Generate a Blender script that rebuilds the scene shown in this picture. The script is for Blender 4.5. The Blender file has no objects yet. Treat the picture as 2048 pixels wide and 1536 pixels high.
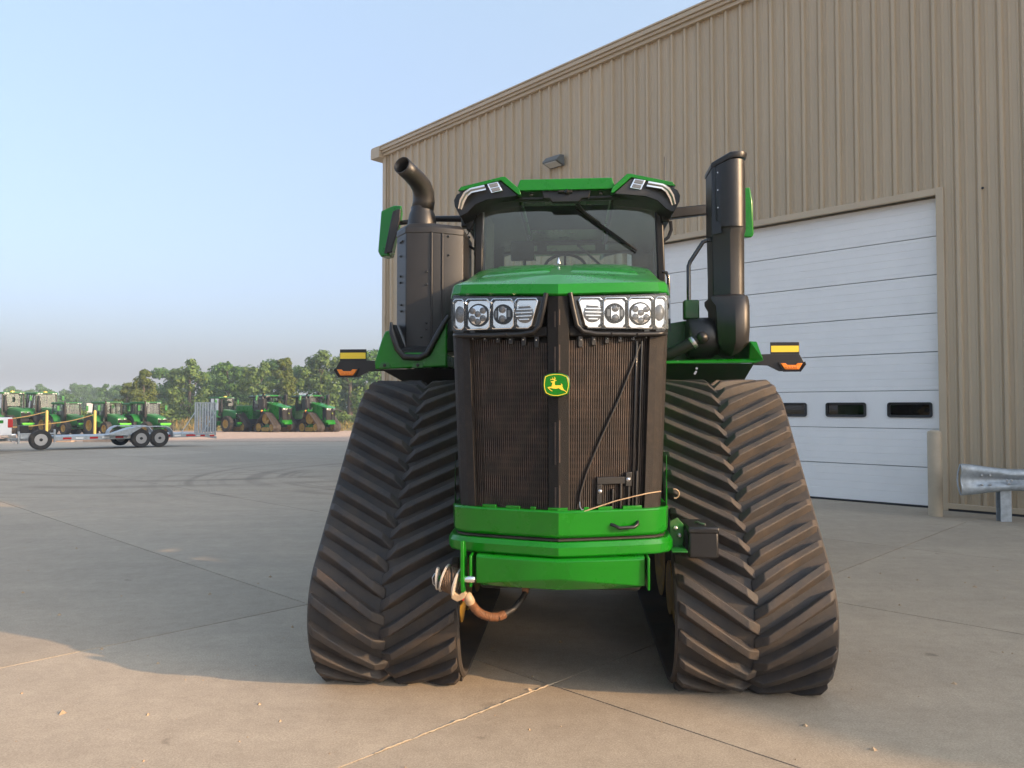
import bpy, bmesh, math, random
from mathutils import Vector, Matrix
random.seed(7)
SC = bpy.context.scene
COL = SC.collection
R = math.radians

# ------------------------------------------------------------------ camera
CAM_H = 1.62
cam_data = bpy.data.cameras.new('camera')
cam = bpy.data.objects.new('camera', cam_data); COL.objects.link(cam)
cam.location = (0, 0, CAM_H)
cam.rotation_euler = (R(90 + 1.75), 0, 0)
cam_data.sensor_width = 36.0
cam_data.lens = 27.03
cam_data.clip_start = 0.05
cam_data.clip_end = 3000
SC.camera = cam

# ------------------------------------------------------------------ sky, sun, exposure
SUN_EL = 19.0
SUN_AZ = -23.5            # degrees from +X towards -Y
sun_dir = Vector((math.cos(R(SUN_EL)) * math.cos(R(SUN_AZ)), math.cos(R(SUN_EL)) * math.sin(R(SUN_AZ)), math.sin(R(SUN_EL))))
world = bpy.data.worlds.new('World'); SC.world = world; world.use_nodes = True
nt = world.node_tree; nt.nodes.clear()
wo = nt.nodes.new('ShaderNodeOutputWorld'); wb = nt.nodes.new('ShaderNodeBackground')
sk = nt.nodes.new('ShaderNodeTexSky'); sk.sky_type = 'NISHITA'; sk.sun_disc = False
sk.sun_elevation = R(SUN_EL); sk.sun_rotation = R(90 - SUN_AZ)
sk.altitude = 200; sk.air_density = 0.8; sk.dust_density = 7.0; sk.ozone_density = 2.5
# clear-sky model plus an even layer of morning haze that depends only on height above the horizon
SKY_GAIN = .90
tc = nt.nodes.new('ShaderNodeTexCoord'); sp_ = nt.nodes.new('ShaderNodeSeparateXYZ'); nt.links.new(tc.outputs['Generated'], sp_.inputs[0])
vr = nt.nodes.new('ShaderNodeValToRGB'); nt.links.new(sp_.outputs['Z'], vr.inputs[0])
vr.color_ramp.elements[0].position = 0.06; vr.color_ramp.elements[0].color = (1.02, .98, 1.10, 1)
vr.color_ramp.elements[1].position = 0.50; vr.color_ramp.elements[1].color = (1.17, 1.40, 1.48, 1)
sg_ = nt.nodes.new('ShaderNodeVectorMath'); sg_.operation = 'SCALE'; sg_.inputs['Scale'].default_value = SKY_GAIN; nt.links.new(sk.outputs[0], sg_.inputs[0])
hz = nt.nodes.new('ShaderNodeVectorMath'); hz.operation = 'ADD'
nt.links.new(sg_.outputs[0], hz.inputs[0]); nt.links.new(vr.outputs[0], hz.inputs[1]); nt.links.new(hz.outputs[0], wb.inputs[0]); nt.links.new(wb.outputs[0], wo.inputs[0])
wb.inputs[1].default_value = 0.15
sl = bpy.data.lights.new('sun', 'SUN'); so = bpy.data.objects.new('sun', sl); COL.objects.link(so)
sl.energy = 3.2; sl.angle = R(0.55); sl.color = (1.0, 0.64, 0.34)
so.rotation_euler = sun_dir.to_track_quat('Z', 'Y').to_euler(); so.location = (30, -10, 20)
SC.view_settings.view_transform = 'Standard'; SC.view_settings.look = 'None'
SC.view_settings.exposure = 1.0; SC.view_settings.gamma = 1.0
SC.cycles.max_bounces = 5; SC.cycles.diffuse_bounces = 3; SC.cycles.glossy_bounces = 3; SC.cycles.transmission_bounces = 4
SC.cycles.volume_bounces = 0; SC.cycles.transparent_max_bounces = 14
SC.cycles.caustics_reflective = False; SC.cycles.caustics_refractive = False
SC.cycles.use_adaptive_sampling = True; SC.cycles.adaptive_threshold = .02
SC.cycles.use_denoising = True

# ------------------------------------------------------------------ helpers
def recalc(me):
    bm = bmesh.new(); bm.from_mesh(me)
    bmesh.ops.recalc_face_normals(bm, faces=bm.faces); bm.to_mesh(me); bm.free()

class MB:
    def __init__(self): self.v = []; self.f = []
    def add(self, vs, fs):
        o = len(self.v); self.v += [tuple(p) for p in vs]; self.f += [tuple(i + o for i in q) for q in fs]; return self
    def box(self, x0, x1, y0, y1, z0, z1):
        return self.add([(x0,y0,z0),(x1,y0,z0),(x1,y1,z0),(x0,y1,z0),(x0,y0,z1),(x1,y0,z1),(x1,y1,z1),(x0,y1,z1)],
                        [(0,3,2,1),(4,5,6,7),(0,1,5,4),(1,2,6,5),(2,3,7,6),(3,0,4,7)])
    def prism(self, poly, axis, a, b):
        n = len(poly); vs = []
        for t in (a, b):
            for p in poly:
                vs.append({'x': (t, p[0], p[1]), 'y': (p[0], t, p[1]), 'z': (p[0], p[1], t)}[axis])
        fs = [tuple(range(n - 1, -1, -1)), tuple(range(n, 2 * n))]
        for i in range(n):
            j = (i + 1) % n; fs.append((i, j, n + j, n + i))
        return self.add(vs, fs)
    def loft(self, rings, closed=True, caps=True):
        n = len(rings[0]); vs = [p for r in rings for p in r]; fs = []
        for k in range(len(rings) - 1):
            for i in range(n if closed else n - 1):
                j = (i + 1) % n
                fs.append((k*n+i, k*n+j, (k+1)*n+j, (k+1)*n+i))
        if caps and closed:
            fs.append(tuple(range(n - 1, -1, -1))); fs.append(tuple((len(rings)-1)*n + i for i in range(n)))
        return self.add(vs, fs)
    def tube(self, path, r, n=8, caps=True):
        P = [Vector(p) for p in path]; rings = []
        rr = r if isinstance(r, (list, tuple)) else [r] * len(P)
        up = None
        for k, p in enumerate(P):
            d = (P[min(k+1, len(P)-1)] - P[max(k-1, 0)]).normalized()
            if up is None:
                up = Vector((0, 0, 1)) if abs(d.z) < .9 else Vector((0, 1, 0))
            a = d.cross(up).normalized(); b = a.cross(d).normalized(); up = b
            rings.append([p + (a * math.cos(2*math.pi*i/n) + b * math.sin(2*math.pi*i/n)) * rr[k] for i in range(n)])
        return self.loft(rings, True, caps)
    def lathe(self, prof, c, axis='x', n=24, caps=True):
        rings = []
        for r, h in prof:
            ring = []
            for i in range(n):
                a = 2*math.pi*i/n; u, w = r*math.cos(a), r*math.sin(a)
                ring.append({'x': (c[0]+h, c[1]+u, c[2]+w), 'y': (c[0]+u, c[1]+h, c[2]+w), 'z': (c[0]+u, c[1]+w, c[2]+h)}[axis])
            rings.append(ring)
        return self.loft(rings, True, caps)
    def xf(self, m):
        self.v = [tuple(m @ Vector(p)) for p in self.v]; return self
    def mesh(self, name, mat, smooth=0):
        me = bpy.data.meshes.new(name); me.from_pydata(self.v, [], self.f)
        recalc(me)
        if mat is not None: me.materials.append(mat)
        if smooth:
            me.polygons.foreach_set('use_smooth', [True] * len(me.polygons)); me.set_sharp_from_angle(angle=R(smooth))
        return me
    def build(self, name, mat, parent=None, smooth=0, bevel=0, seg=2):
        o = bpy.data.objects.new(name, self.mesh(name, mat, smooth)); COL.objects.link(o)
        if parent is not None: o.parent = parent
        if bevel:
            b = o.modifiers.new('bevel', 'BEVEL'); b.width = bevel; b.segments = seg; b.limit_method = 'ANGLE'; b.angle_limit = R(35)
            if not smooth:
                o.data.polygons.foreach_set('use_smooth', [True] * len(o.data.polygons)); o.data.set_sharp_from_angle(angle=R(30))
                b.harden_normals = False
        return o

def empty(name, loc=(0, 0, 0), rz=0, parent=None):
    o = bpy.data.objects.new(name, None); COL.objects.link(o); o.location = loc; o.rotation_euler = (0, 0, rz)
    o.empty_display_size = .2
    if parent is not None: o.parent = parent
    return o
def tag(o, label, cat, group=None):
    o['label'] = label; o['category'] = cat
    if group: o['group'] = group
    return o
def struct(o, label=None):
    o['kind'] = 'structure'
    if label: o['label'] = label
    return o
def copy_tree(o, parent=None, skip=()):
    c = o.copy(); COL.objects.link(c); c.parent = parent
    for ch in list(o.children):
        if ch.name.split('.')[0] not in skip: copy_tree(ch, c, skip)
    return c

# ------------------------------------------------------------------ materials
def mat(name, col, rough=.5, metal=0, coat=0, var=0, vscale=8, col2=None, c2amt=.5, bump=0, bscale=60, stretch=None, spec=None, objvar=0, rvar=0, scuff=None):
    m = bpy.data.materials.new(name); m.use_nodes = True
    t = m.node_tree; b = t.nodes['Principled BSDF']
    b.inputs['Roughness'].default_value = rough; b.inputs['Metallic'].default_value = metal
    if coat: b.inputs['Coat Weight'].default_value = coat; b.inputs['Coat Roughness'].default_value = .06
    if spec is not None: b.inputs['Specular IOR Level'].default_value = spec
    c = (*col, 1); b.inputs['Base Color'].default_value = c
    geo = t.nodes.new('ShaderNodeNewGeometry'); vec = geo.outputs['Position']
    if stretch:
        mp = t.nodes.new('ShaderNodeMapping'); mp.inputs['Scale'].default_value = stretch
        t.links.new(vec, mp.inputs[0]); vec = mp.outputs[0]
    last = None
    if col2 is not None or var:
        nz = t.nodes.new('ShaderNodeTexNoise'); nz.inputs['Scale'].default_value = vscale; nz.inputs['Detail'].default_value = 6
        nz.inputs['Roughness'].default_value = .65
        t.links.new(vec, nz.inputs['Vector'])
        rp = t.nodes.new('ShaderNodeValToRGB')
        if col2 is None:
            col2 = tuple(min(1, x * (1 + var)) for x in col); lo = tuple(x * (1 - var) for x in col)
            rp.color_ramp.elements[0].color = (*lo, 1); rp.color_ramp.elements[1].color = (*col2, 1)
            rp.color_ramp.elements[0].position = .3; rp.color_ramp.elements[1].position = .7
        else:
            rp.color_ramp.elements[0].color = c; rp.color_ramp.elements[1].color = (*col2, 1)
            rp.color_ramp.elements[0].position = max(0, .75 - c2amt * .6); rp.color_ramp.elements[1].position = min(1, .95 - c2amt * .35)
        t.links.new(nz.outputs[0], rp.inputs[0]); last = rp.outputs[0]
        if rvar:
            mr = t.nodes.new('ShaderNodeMapRange'); mr.inputs['To Min'].default_value = rough - rvar; mr.inputs['To Max'].default_value = rough + rvar
            t.links.new(nz.outputs[0], mr.inputs['Value']); t.links.new(mr.outputs[0], b.inputs['Roughness'])
    if objvar:
        oi = t.nodes.new('ShaderNodeObjectInfo'); hs = t.nodes.new('ShaderNodeHueSaturation')
        mr = t.nodes.new('ShaderNodeMapRange'); mr.inputs['To Min'].default_value = 1 - objvar; mr.inputs['To Max'].default_value = 1 + objvar
        t.links.new(oi.outputs['Random'], mr.inputs['Value']); t.links.new(mr.outputs[0], hs.inputs['Value'])
        if last is not None: t.links.new(last, hs.inputs['Color'])
        else: hs.inputs['Color'].default_value = c
        last = hs.outputs[0]
    if scuff:
        ns = t.nodes.new('ShaderNodeTexNoise'); ns.inputs['Scale'].default_value = 26; ns.inputs['Detail'].default_value = 8; ns.inputs['Roughness'].default_value = .8
        mp2 = t.nodes.new('ShaderNodeMapping'); mp2.inputs['Scale'].default_value = (1, 1, .35); mp2.inputs['Rotation'].default_value = (.4, .3, .6)
        t.links.new(geo.outputs['Position'], mp2.inputs[0]); t.links.new(mp2.outputs[0], ns.inputs['Vector'])
        r2 = t.nodes.new('ShaderNodeValToRGB'); r2.color_ramp.elements[0].position = .60; r2.color_ramp.elements[0].color = (0, 0, 0, 1)
        r2.color_ramp.elements[1].position = .72; r2.color_ramp.elements[1].color = (.45, .45, .45, 1); t.links.new(ns.outputs[0], r2.inputs[0])
        mx2 = t.nodes.new('ShaderNodeMix'); mx2.data_type = 'RGBA'; t.links.new(r2.outputs[0], mx2.inputs[0]); t.links.new(last, mx2.inputs[6]); mx2.inputs[7].default_value = (*scuff, 1)
        last = mx2.outputs[2]
    if last is not None: t.links.new(last, b.inputs['Base Color'])
    if bump:
        n2 = t.nodes.new('ShaderNodeTexNoise'); n2.inputs['Scale'].default_value = bscale; n2.inputs['Detail'].default_value = 4
        t.links.new(vec, n2.inputs['Vector'])
        bp = t.nodes.new('ShaderNodeBump'); bp.inputs['Strength'].default_value = bump; bp.inputs['Distance'].default_value = .01
        t.links.new(n2.outputs[0], bp.inputs['Height']); t.links.new(bp.outputs[0], b.inputs['Normal'])
    return m

def glass(name, tint, base=.06, rough=.01):
    m = bpy.data.materials.new(name); m.use_nodes = True; t = m.node_tree; t.nodes.clear()
    o = t.nodes.new('ShaderNodeOutputMaterial'); mx = t.nodes.new('ShaderNodeMixShader')
    tr = t.nodes.new('ShaderNodeBsdfTransparent'); tr.inputs[0].default_value = (*tint, 1)
    gl = t.nodes.new('ShaderNodeBsdfGlossy'); gl.inputs['Roughness'].default_value = rough
    fr = t.nodes.new('ShaderNodeFresnel'); fr.inputs[0].default_value = 1.5
    ad = t.nodes.new('ShaderNodeMath'); ad.operation = 'ADD'; ad.inputs[1].default_value = base; ad.use_clamp = True
    t.links.new(fr.outputs[0], ad.inputs[0]); t.links.new(ad.outputs[0], mx.inputs[0])
    t.links.new(tr.outputs[0], mx.inputs[1]); t.links.new(gl.outputs[0], mx.inputs[2]); t.links.new(mx.outputs[0], o.inputs[0])
    return m

M = {}
M['green'] = mat('green_paint', (.004, .165, .004), .28, coat=.32, spec=.28, var=.06, vscale=3, rvar=.06)
M['green_dusty'] = mat('green_paint_dusty', (.006, .13, .010), .40, coat=.15, col2=(.16, .14, .09), c2amt=.35, vscale=5)
M['green_shaded'] = mat('shaded_green_paint', (.006, .060, .010), .42, coat=.1, col2=(.07, .06, .03), c2amt=.3, vscale=5)  # same green darkened: shade round the right fender put into the colour
M['yellow'] = mat('yellow_paint', (.75, .47, .02), .4, coat=.3, col2=(.3, .2, .09), c2amt=.4, vscale=9)
M['yellow_clean'] = mat('yellow_decal', (.80, .58, .04), .45)
M['wheel_yellow'] = mat('dusty_wheel_yellow', (.40, .25, .03), .55, col2=(.16, .11, .06), c2amt=.6, vscale=7)
M['black'] = mat('black_plastic', (.009, .009, .010), .40, var=.2, vscale=14, bump=.05, bscale=400, rvar=.07)
M['black_matt'] = mat('matt_black', (.006, .006, .0065), .8)
M['black_gloss'] = mat('gloss_black', (.010, .010, .011), .12, coat=.5)
M['stack'] = mat('charcoal_paint', (.016, .015, .015), .42, var=.12, vscale=6, metal=.0, bump=.04, bscale=500, rvar=.06)
M['rubber'] = mat('track_rubber', (.028, .026, .026), .74, col2=(.066, .049, .036), c2amt=.58, vscale=5, bump=.2, bscale=90, rvar=.08, scuff=(.12, .10, .085))
M['rubber_lug'] = mat('lug_rubber', (.032, .028, .027), .68, col2=(.072, .052, .037), c2amt=.56, vscale=6, bump=.25, bscale=70, rvar=.1, scuff=(.15, .125, .105))
M['tyre'] = mat('tyre_rubber', (.025, .024, .023), .85, col2=(.09, .07, .05), c2amt=.45, vscale=6)
M['chrome'] = mat('chrome', (.92, .90, .87), .12, metal=1.0, bump=.03, bscale=40)
M['steel'] = mat('bare_steel', (.55, .55, .56), .3, metal=1.0, var=.15, vscale=40)
M['galv'] = mat('galvanised_steel', (.40, .44, .47), .48, metal=.45, var=.22, vscale=14, bump=.04, bscale=50)
M['lamp_lens'] = mat('lamp_lens', (.24, .23, .22), .18, metal=.5, var=.35, vscale=220)
M['amber'] = mat('amber_lens', (.85, .22, .01), .18, coat=.5, var=.25, vscale=120)
M['red'] = mat('red_lens', (.45, .015, .015), .25, coat=.4)
M['white_tape'] = mat('white_tape', (.75, .75, .74), .5)
M['glass'] = glass('cab_glass', (.83, .91, .89), .065)
M['clear'] = glass('clear_lens', (.93, .94, .95), .02)
M['grille_bar'] = mat('grille_bar', (.036, .027, .022), .6, col2=(.098, .066, .048), c2amt=.55, vscale=9, metal=.2)
M['grille_dark'] = mat('grille_screen', (.008, .0075, .0075), .7, bump=.3, bscale=260, col2=(.020, .015, .013), c2amt=.35, vscale=30, spec=.25)
M['grille_mesh'] = mat('grille_mesh', (.015, .0125, .0115), .65, bump=.4, bscale=220, col2=(.034, .025, .020), c2amt=.45, vscale=25, spec=.3)
M['beige'] = mat('beige_trim', (.36, .33, .22), .6)
M['cab_dark'] = mat('cab_interior', (.022, .024, .025), .7)
M['cloth'] = mat('seat_cloth', (.05, .048, .045), .9)
M['rope'] = mat('steel_cable', (.14, .085, .05), .6, metal=.3, var=.4, vscale=180, bump=.5, bscale=260)
M['bone'] = mat('sun_bleached_plastic', (.40, .29, .18), .55, col2=(.27, .17, .09), c2amt=.5, vscale=30)
M['spool_edge'] = mat('spool_rim', (.44, .40, .35), .45, var=.15, vscale=40)
M['rust'] = mat('rusty_hose', (.20, .085, .035), .7, var=.35, vscale=60)
M['hose'] = mat('hydraulic_hose', (.02, .017, .015), .5)

# building and ground
M['tan'] = mat('tan_panel_paint', (.495, .392, .268), .45, var=.05, vscale=.9, stretch=(1, 1, .25), objvar=.018, spec=.4)
M['tan_trim'] = mat('tan_trim_paint', (.50, .398, .275), .45, var=.05, vscale=2)
M['white_door'] = mat('white_door_paint', (.86, .845, .82), .45, var=.03, vscale=2, objvar=.012)
M['seal'] = mat('rubber_seal', (.02, .02, .024), .6)
M['dark_glass'] = glass('door_glass', (.16, .17, .19), .03)
M['lamp_grey'] = mat('lamp_housing', (.12, .135, .14), .5)
M['diffuser'] = mat('lamp_diffuser', (.6, .6, .58), .4)
M['bollard'] = mat('bollard_paint', (.47, .385, .275), .5, var=.08, vscale=5)
M['roof'] = mat('roof_metal', (.4, .4, .4), .4)

def concrete(name, base, dark, light, marks=True):
    m = bpy.data.materials.new(name); m.use_nodes = True; t = m.node_tree; b = t.nodes['Principled BSDF']
    N = t.nodes.new; K = t.links.new
    geo = N('ShaderNodeNewGeometry'); P = geo.outputs['Position']
    def noise(scale, det=6, rough=.6, vec=None):
        n = N('ShaderNodeTexNoise'); n.inputs['Scale'].default_value = scale; n.inputs['Detail'].default_value = det; n.inputs['Roughness'].default_value = rough
        K(vec or P, n.inputs['Vector']); return n.outputs[0]
    def ramp(src, p0, c0, p1, c1):
        r = N('ShaderNodeValToRGB'); r.color_ramp.elements[0].position = p0; r.color_ramp.elements[0].color = (*c0, 1)
        r.color_ramp.elements[1].position = p1; r.color_ramp.elements[1].color = (*c1, 1); K(src, r.inputs[0]); return r.outputs[0]
    def mix(kind, fac, a, bb):
        x = N('ShaderNodeMix'); x.data_type = 'RGBA'; x.blend_type = kind
        if isinstance(fac, float): x.inputs[0].default_value = fac
        else: K(fac, x.inputs[0])
        K(a, x.inputs[6])
        if isinstance(bb, tuple): x.inputs[7].default_value = (*bb, 1)
        else: K(bb, x.inputs[7])
        return x.outputs[2]
    c = ramp(noise(.55, 5), .3, dark, .72, base)
    c = mix('MIX', .5, c, ramp(noise(4.5, 8, .7), .3, dark, .7, light))
    c = mix('MULTIPLY', .8, c, ramp(noise(95, 4, .8), .28, (.55, .55, .55), .62, (1.14, 1.14, 1.14)))
    vo = N('ShaderNodeTexVoronoi'); vo.inputs['Scale'].default_value = 38; K(P, vo.inputs['Vector'])
    c = mix('MIX', ramp(vo.outputs['Distance'], .05, (.45, .45, .45), .13, (0, 0, 0)), c, tuple(min(1, x*1.5) for x in light))
    c = mix('MULTIPLY', .3, c, ramp(noise(14, 6, .75), .36, (.72, .72, .72), .55, (1.02, 1.02, 1.02)))
    # broom / tyre streaks
    mp = N('ShaderNodeMapping'); mp.inputs['Rotation'].default_value = (0, 0, R(-8)); mp.inputs['Scale'].default_value = (.45, 2.2, 1); K(P, mp.inputs[0])
    c = mix('MULTIPLY', .6, c, ramp(noise(.7, 8, .75, mp.outputs[0]), .36, (.84, .84, .85), .62, (1.03, 1.03, 1.03)))
    if marks:
        # turning tyre marks: broken rings about two swept centres
        for cx, cy, r0, r1 in ((-1.0, 19.0, 3.2, 8.5), (-9.0, 26.0, 6.0, 13.0)):
            vm = N('ShaderNodeVectorMath'); vm.operation = 'DISTANCE'; vm.inputs[1].default_value = (cx, cy, 0); K(P, vm.inputs[0])
            nn = N('ShaderNodeTexNoise'); nn.noise_dimensions = '1D'; nn.inputs['Scale'].default_value = 1.5; nn.inputs['Detail'].default_value = 3
            K(vm.outputs['Value'], nn.inputs['W'])
            band = ramp(nn.outputs[0], .50, (0, 0, 0), .62, (1, 1, 1))
            win = N('ShaderNodeMapRange'); win.interpolation_type = 'SMOOTHSTEP'; win.inputs['From Min'].default_value = r0; win.inputs['From Max'].default_value = r0 + 1
            K(vm.outputs['Value'], win.inputs['Value'])
            w2 = N('ShaderNodeMapRange'); w2.interpolation_type = 'SMOOTHSTEP'; w2.inputs['From Min'].default_value = r1; w2.inputs['From Max'].default_value = r1 - 2
            K(vm.outputs['Value'], w2.inputs['Value'])
            q = N('ShaderNodeMath'); q.operation = 'MULTIPLY'; K(win.outputs[0], q.inputs[0]); K(w2.outputs[0], q.inputs[1])
            br = ramp(noise(.35, 3), .4, (0, 0, 0), .65, (.85, .85, .85))
            q2 = N('ShaderNodeMath'); q2.operation = 'MULTIPLY'; K(q.outputs[0], q2.inputs[0]); K(br, q2.inputs[1])
            q3 = N('ShaderNodeMath'); q3.operation = 'MULTIPLY'; K(q2.outputs[0], q3.inputs[0]); K(band, q3.inputs[1])
            c = mix('MIX', q3.outputs[0], c, tuple(x * .55 for x in dark))
    # small dark stains
    c = mix('MULTIPLY', .6, c, ramp(noise(4.6, 2, .4), .20, (.45, .44, .43), .25, (1, 1, 1)))
    oi = N('ShaderNodeObjectInfo'); mr = N('ShaderNodeMapRange'); mr.inputs['To Min'].default_value = .93; mr.inputs['To Max'].default_value = 1.06
    K(oi.outputs['Random'], mr.inputs['Value'])
    hs = N('ShaderNodeHueSaturation'); K(mr.outputs[0], hs.inputs['Value']); K(c, hs.inputs['Color'])
    K(hs.outputs[0], b.inputs['Base Color']); b.inputs['Roughness'].default_value = .82; b.inputs['Specular IOR Level'].default_value = .3
    bp = N('ShaderNodeBump'); bp.inputs['Strength'].default_value = .5; bp.inputs['Distance'].default_value = .004
    K(noise(110, 5, .7), bp.inputs['Height']); K(bp.outputs[0], b.inputs['Normal'])
    return m
M['concrete'] = concrete('yard_concrete', (.450, .375, .285), (.365, .305, .232), (.495, .420, .325))
M['joint'] = mat('joint_filler', (.10, .085, .065), .9, col2=(.30, .25, .18), c2amt=.5, vscale=6)
M['sealant'] = mat('old_sealant', (.34, .29, .22), .8, var=.2, vscale=30)
M['gravel'] = mat('pinkish_gravel', (.42, .31, .235), .95, var=.2, vscale=3, bump=.4, bscale=30)
M['field'] = mat('dry_field', (.11, .10, .035), .95, col2=(.22, .15, .06), c2amt=.6, vscale=.12)
M['grass'] = mat('dry_grass', (.20, .145, .05), .9, col2=(.10, .12, .03), c2amt=.6, vscale=.5)

# ------------------------------------------------------------------ ground
def ground_z(y):
    if y < 30: return 0.0
    return -0.0155 * (y - 30) if y < 120 else -0.0155 * 90 - .004 * (y - 120)
def sheet(name, m, x0, x1, ys, dz, edge=None):
    mb = MB(); rows = []
    for y in ys:
        rows.append([(x0 if edge is None else edge(y)[0], y, ground_z(y) + dz), (x1 if edge is None else edge(y)[1], y, ground_z(y) + dz)])
    vs = [p for r in rows for p in r]; fs = [(2*i, 2*i+1, 2*i+3, 2*i+2) for i in range(len(rows)-1)]
    return mb.add(vs, fs).build(name, m)
g = sheet('ground', M['field'], -900, 900, [-200, 0, 30, 45, 60, 75, 90, 105, 120, 300, 1500], -.06)
struct(g, 'dry grass land stretching beyond the yard')
yard = sheet('yard', M['concrete'], -90, 60, [-60, 0, 20, 30, 36, 42], -.02)
struct(yard, 'weathered pale concrete yard with joints and tyre marks')
grav = MB()
vs = []; ys = [40.5, 48, 56, 64, 72, 80, 88]
for i, y in enumerate(ys):
    xs = [-90, -60, -40, -25, -12, 0, 12]
    for x in xs:
        yy = y + (.10 * (x + 30) if i == 0 else 0) * .12
        vs.append((x, yy, ground_z(y) - .014 if i else ground_z(y) - .012))
n = 7
grav.add(vs, [(r*n+c, r*n+c+1, (r+1)*n+c+1, (r+1)*n+c) for r in range(len(ys)-1) for c in range(n-1)])
struct(grav.build('gravel_strip', M['gravel']), 'pinkish gravel lot where the far tractors are parked')

BLD = (-3.74, 22.46); BROT = math.atan2(-.6962, .7179)
def bw(u, v, z):   # building frame to world
    c, s = math.cos(BROT), math.sin(BROT)
    return (BLD[0] + u*c - v*s, BLD[1] + u*s + v*c, z)
ul = [-14.0, -8.6, -3.3, 4.7, 12.67, 15.32, 20.6, 25.9, 31.2]
vl = [-19.4, -16.3, -13.2, -10.1, -7.0, -3.95, -1.15]
GAP = .006
for i in range(len(ul)-1):
    for j in range(len(vl)-1):
        cx, cy, _ = bw((ul[i]+ul[i+1])/2, (vl[j]+vl[j+1])/2, 0)
        if cy < -6 or cy > 31: continue
        w2, h2 = (ul[i+1]-ul[i])/2 - GAP, (vl[j+1]-vl[j])/2 - GAP
        o = MB().box(-w2, w2, -h2, h2, -.03, 0).build('concrete_slab', M['concrete'], yard)
        o.location = (cx, cy, 0); o.rotation_euler = (0, 0, BROT)
o = MB().box(ul[0], ul[-1], -1.15 + GAP, .1, -.03, -.001).build('wall_apron', M['concrete'], yard)
o.location = (BLD[0], BLD[1], 0); o.rotation_euler = (0, 0, BROT)
# pale sealant lifted out of the joint in front of the tractor
sl_path = []
for k in range(60):
    v = -11.35 + k * (1.35 / 59)
    x, y, _ = bw(15.32 + random.uniform(-.004, .004), v, 0); sl_path.append((x, y, .002 + random.uniform(0, .004)))
o = MB().tube(sl_path, [random.uniform(.002, .006) for _ in sl_path], 6).build('joint_sealant', M['sealant'], yard, smooth=60)
# grit and small stones on the concrete
grit = MB()
for k in range(520):
    x = random.uniform(-6, 5); y = random.uniform(2.6, 9)
    s = random.choice([.003, .004, .005, .006, .009, .016]) * random.uniform(.6, 1.4)
    q = [(x+s*random.uniform(.6,1.2)*math.cos(a), y+s*random.uniform(.6,1.6)*math.sin(a)) for a in (0, 1.6, 3.1, 4.7)]
    grit.add([(p[0], p[1], 0) for p in q] + [(x, y, s*.8)], [(0,1,4),(1,2,4),(2,3,4),(3,0,4)])
o = grit.build('grit', M['bone']); o['kind'] = 'stuff'; o['label'] = 'small pale grit and leaf bits scattered over the concrete'
# ------------------------------------------------------------------ steel building (local x along the gable wall, local y into the building)
B = empty('metal_building', (BLD[0], BLD[1], 0), BROT)
tag(B, 'large tan ribbed metal building with a white overhead door', 'building')
WLEN = 42.0; PEAK = 21.0
def rake(u): return 8.98 + .031 * (u if u < PEAK else WLEN - u)
D0, D1, DT = 8.56, 14.69, 5.02           # door opening
def rib_profile(w):
    pts = [(0, 0)]; u = 0
    while u < w - .01:
        pts += [(u+.045, 0), (u+.062, -.014), (u+.082, -.014), (u+.099, 0),      # minor
                (u+.160, 0), (u+.177, -.014), (u+.197, -.014), (u+.214, 0),      # minor
                (u+.226, 0), (u+.244, -.052), (u+.287, -.052), (u+.305, 0)]      # major
        u += .305
    return pts
def wall_panel(u0, w, z0, z1, name='wall_panel', parent=B):
    pr = rib_profile(w)
    vs = []
    for z in (z0, z1):
        for (u, d) in pr:
            vs.append((u0 + u, d, z if z == z0 else min(z1, z1)))
    n = len(pr)
    return MB().add(vs, [(i, i+1, n+i+1, n+i) for i in range(n-1)]).build(name, M['tan'], parent)
PW = .915; off = -.115 + .0
u = .10
while u < WLEN - .2:
    w = min(PW, WLEN - u)
    lo = .10
    segs = []
    if u + w <= D0 + .02 or u >= D1 - .02: segs = [(u, w, lo)]
    elif u >= D0 - .02 and u + w <= D1 + .02: segs = [(u, w, DT)]
    else:
        k = .305
        for q in range(3):
            uu = u + q*k
            segs.append((uu, k, DT if (uu + k > D0 + .05 and uu < D1 - .05) else lo))
    for (a, b, z0) in segs:
        wall_panel(a, b, z0, rake(a) + .05)
    u += PW
# structure behind the sheets: solid walls so that light and shade are right
back = MB()
back.prism([(0, .0), (D0, .0), (D0, DT), (D1, DT), (D1, 0), (WLEN, 0), (WLEN, rake(WLEN)), (PEAK, rake(PEAK)), (0, rake(0))], 'y', .02, .10)
back.build('inner_wall', M['tan_trim'], B)
MB().box(0, .08, .10, 30, 0, rake(0)).box(WLEN-.08, WLEN, .10, 30, 0, rake(0)).box(0, WLEN, 30, 30.1, 0, rake(0)).build('side_wall', M['tan'], B)
MB().prism([(-.35, rake(0)+.17), (PEAK, rake(PEAK)+.20), (WLEN+.35, rake(0)+.17), (WLEN+.35, rake(0)+.23), (PEAK, rake(PEAK)+.26), (-.35, rake(0)+.23)], 'y', -.10, 30.4).build('roof', M['roof'], B)
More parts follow.
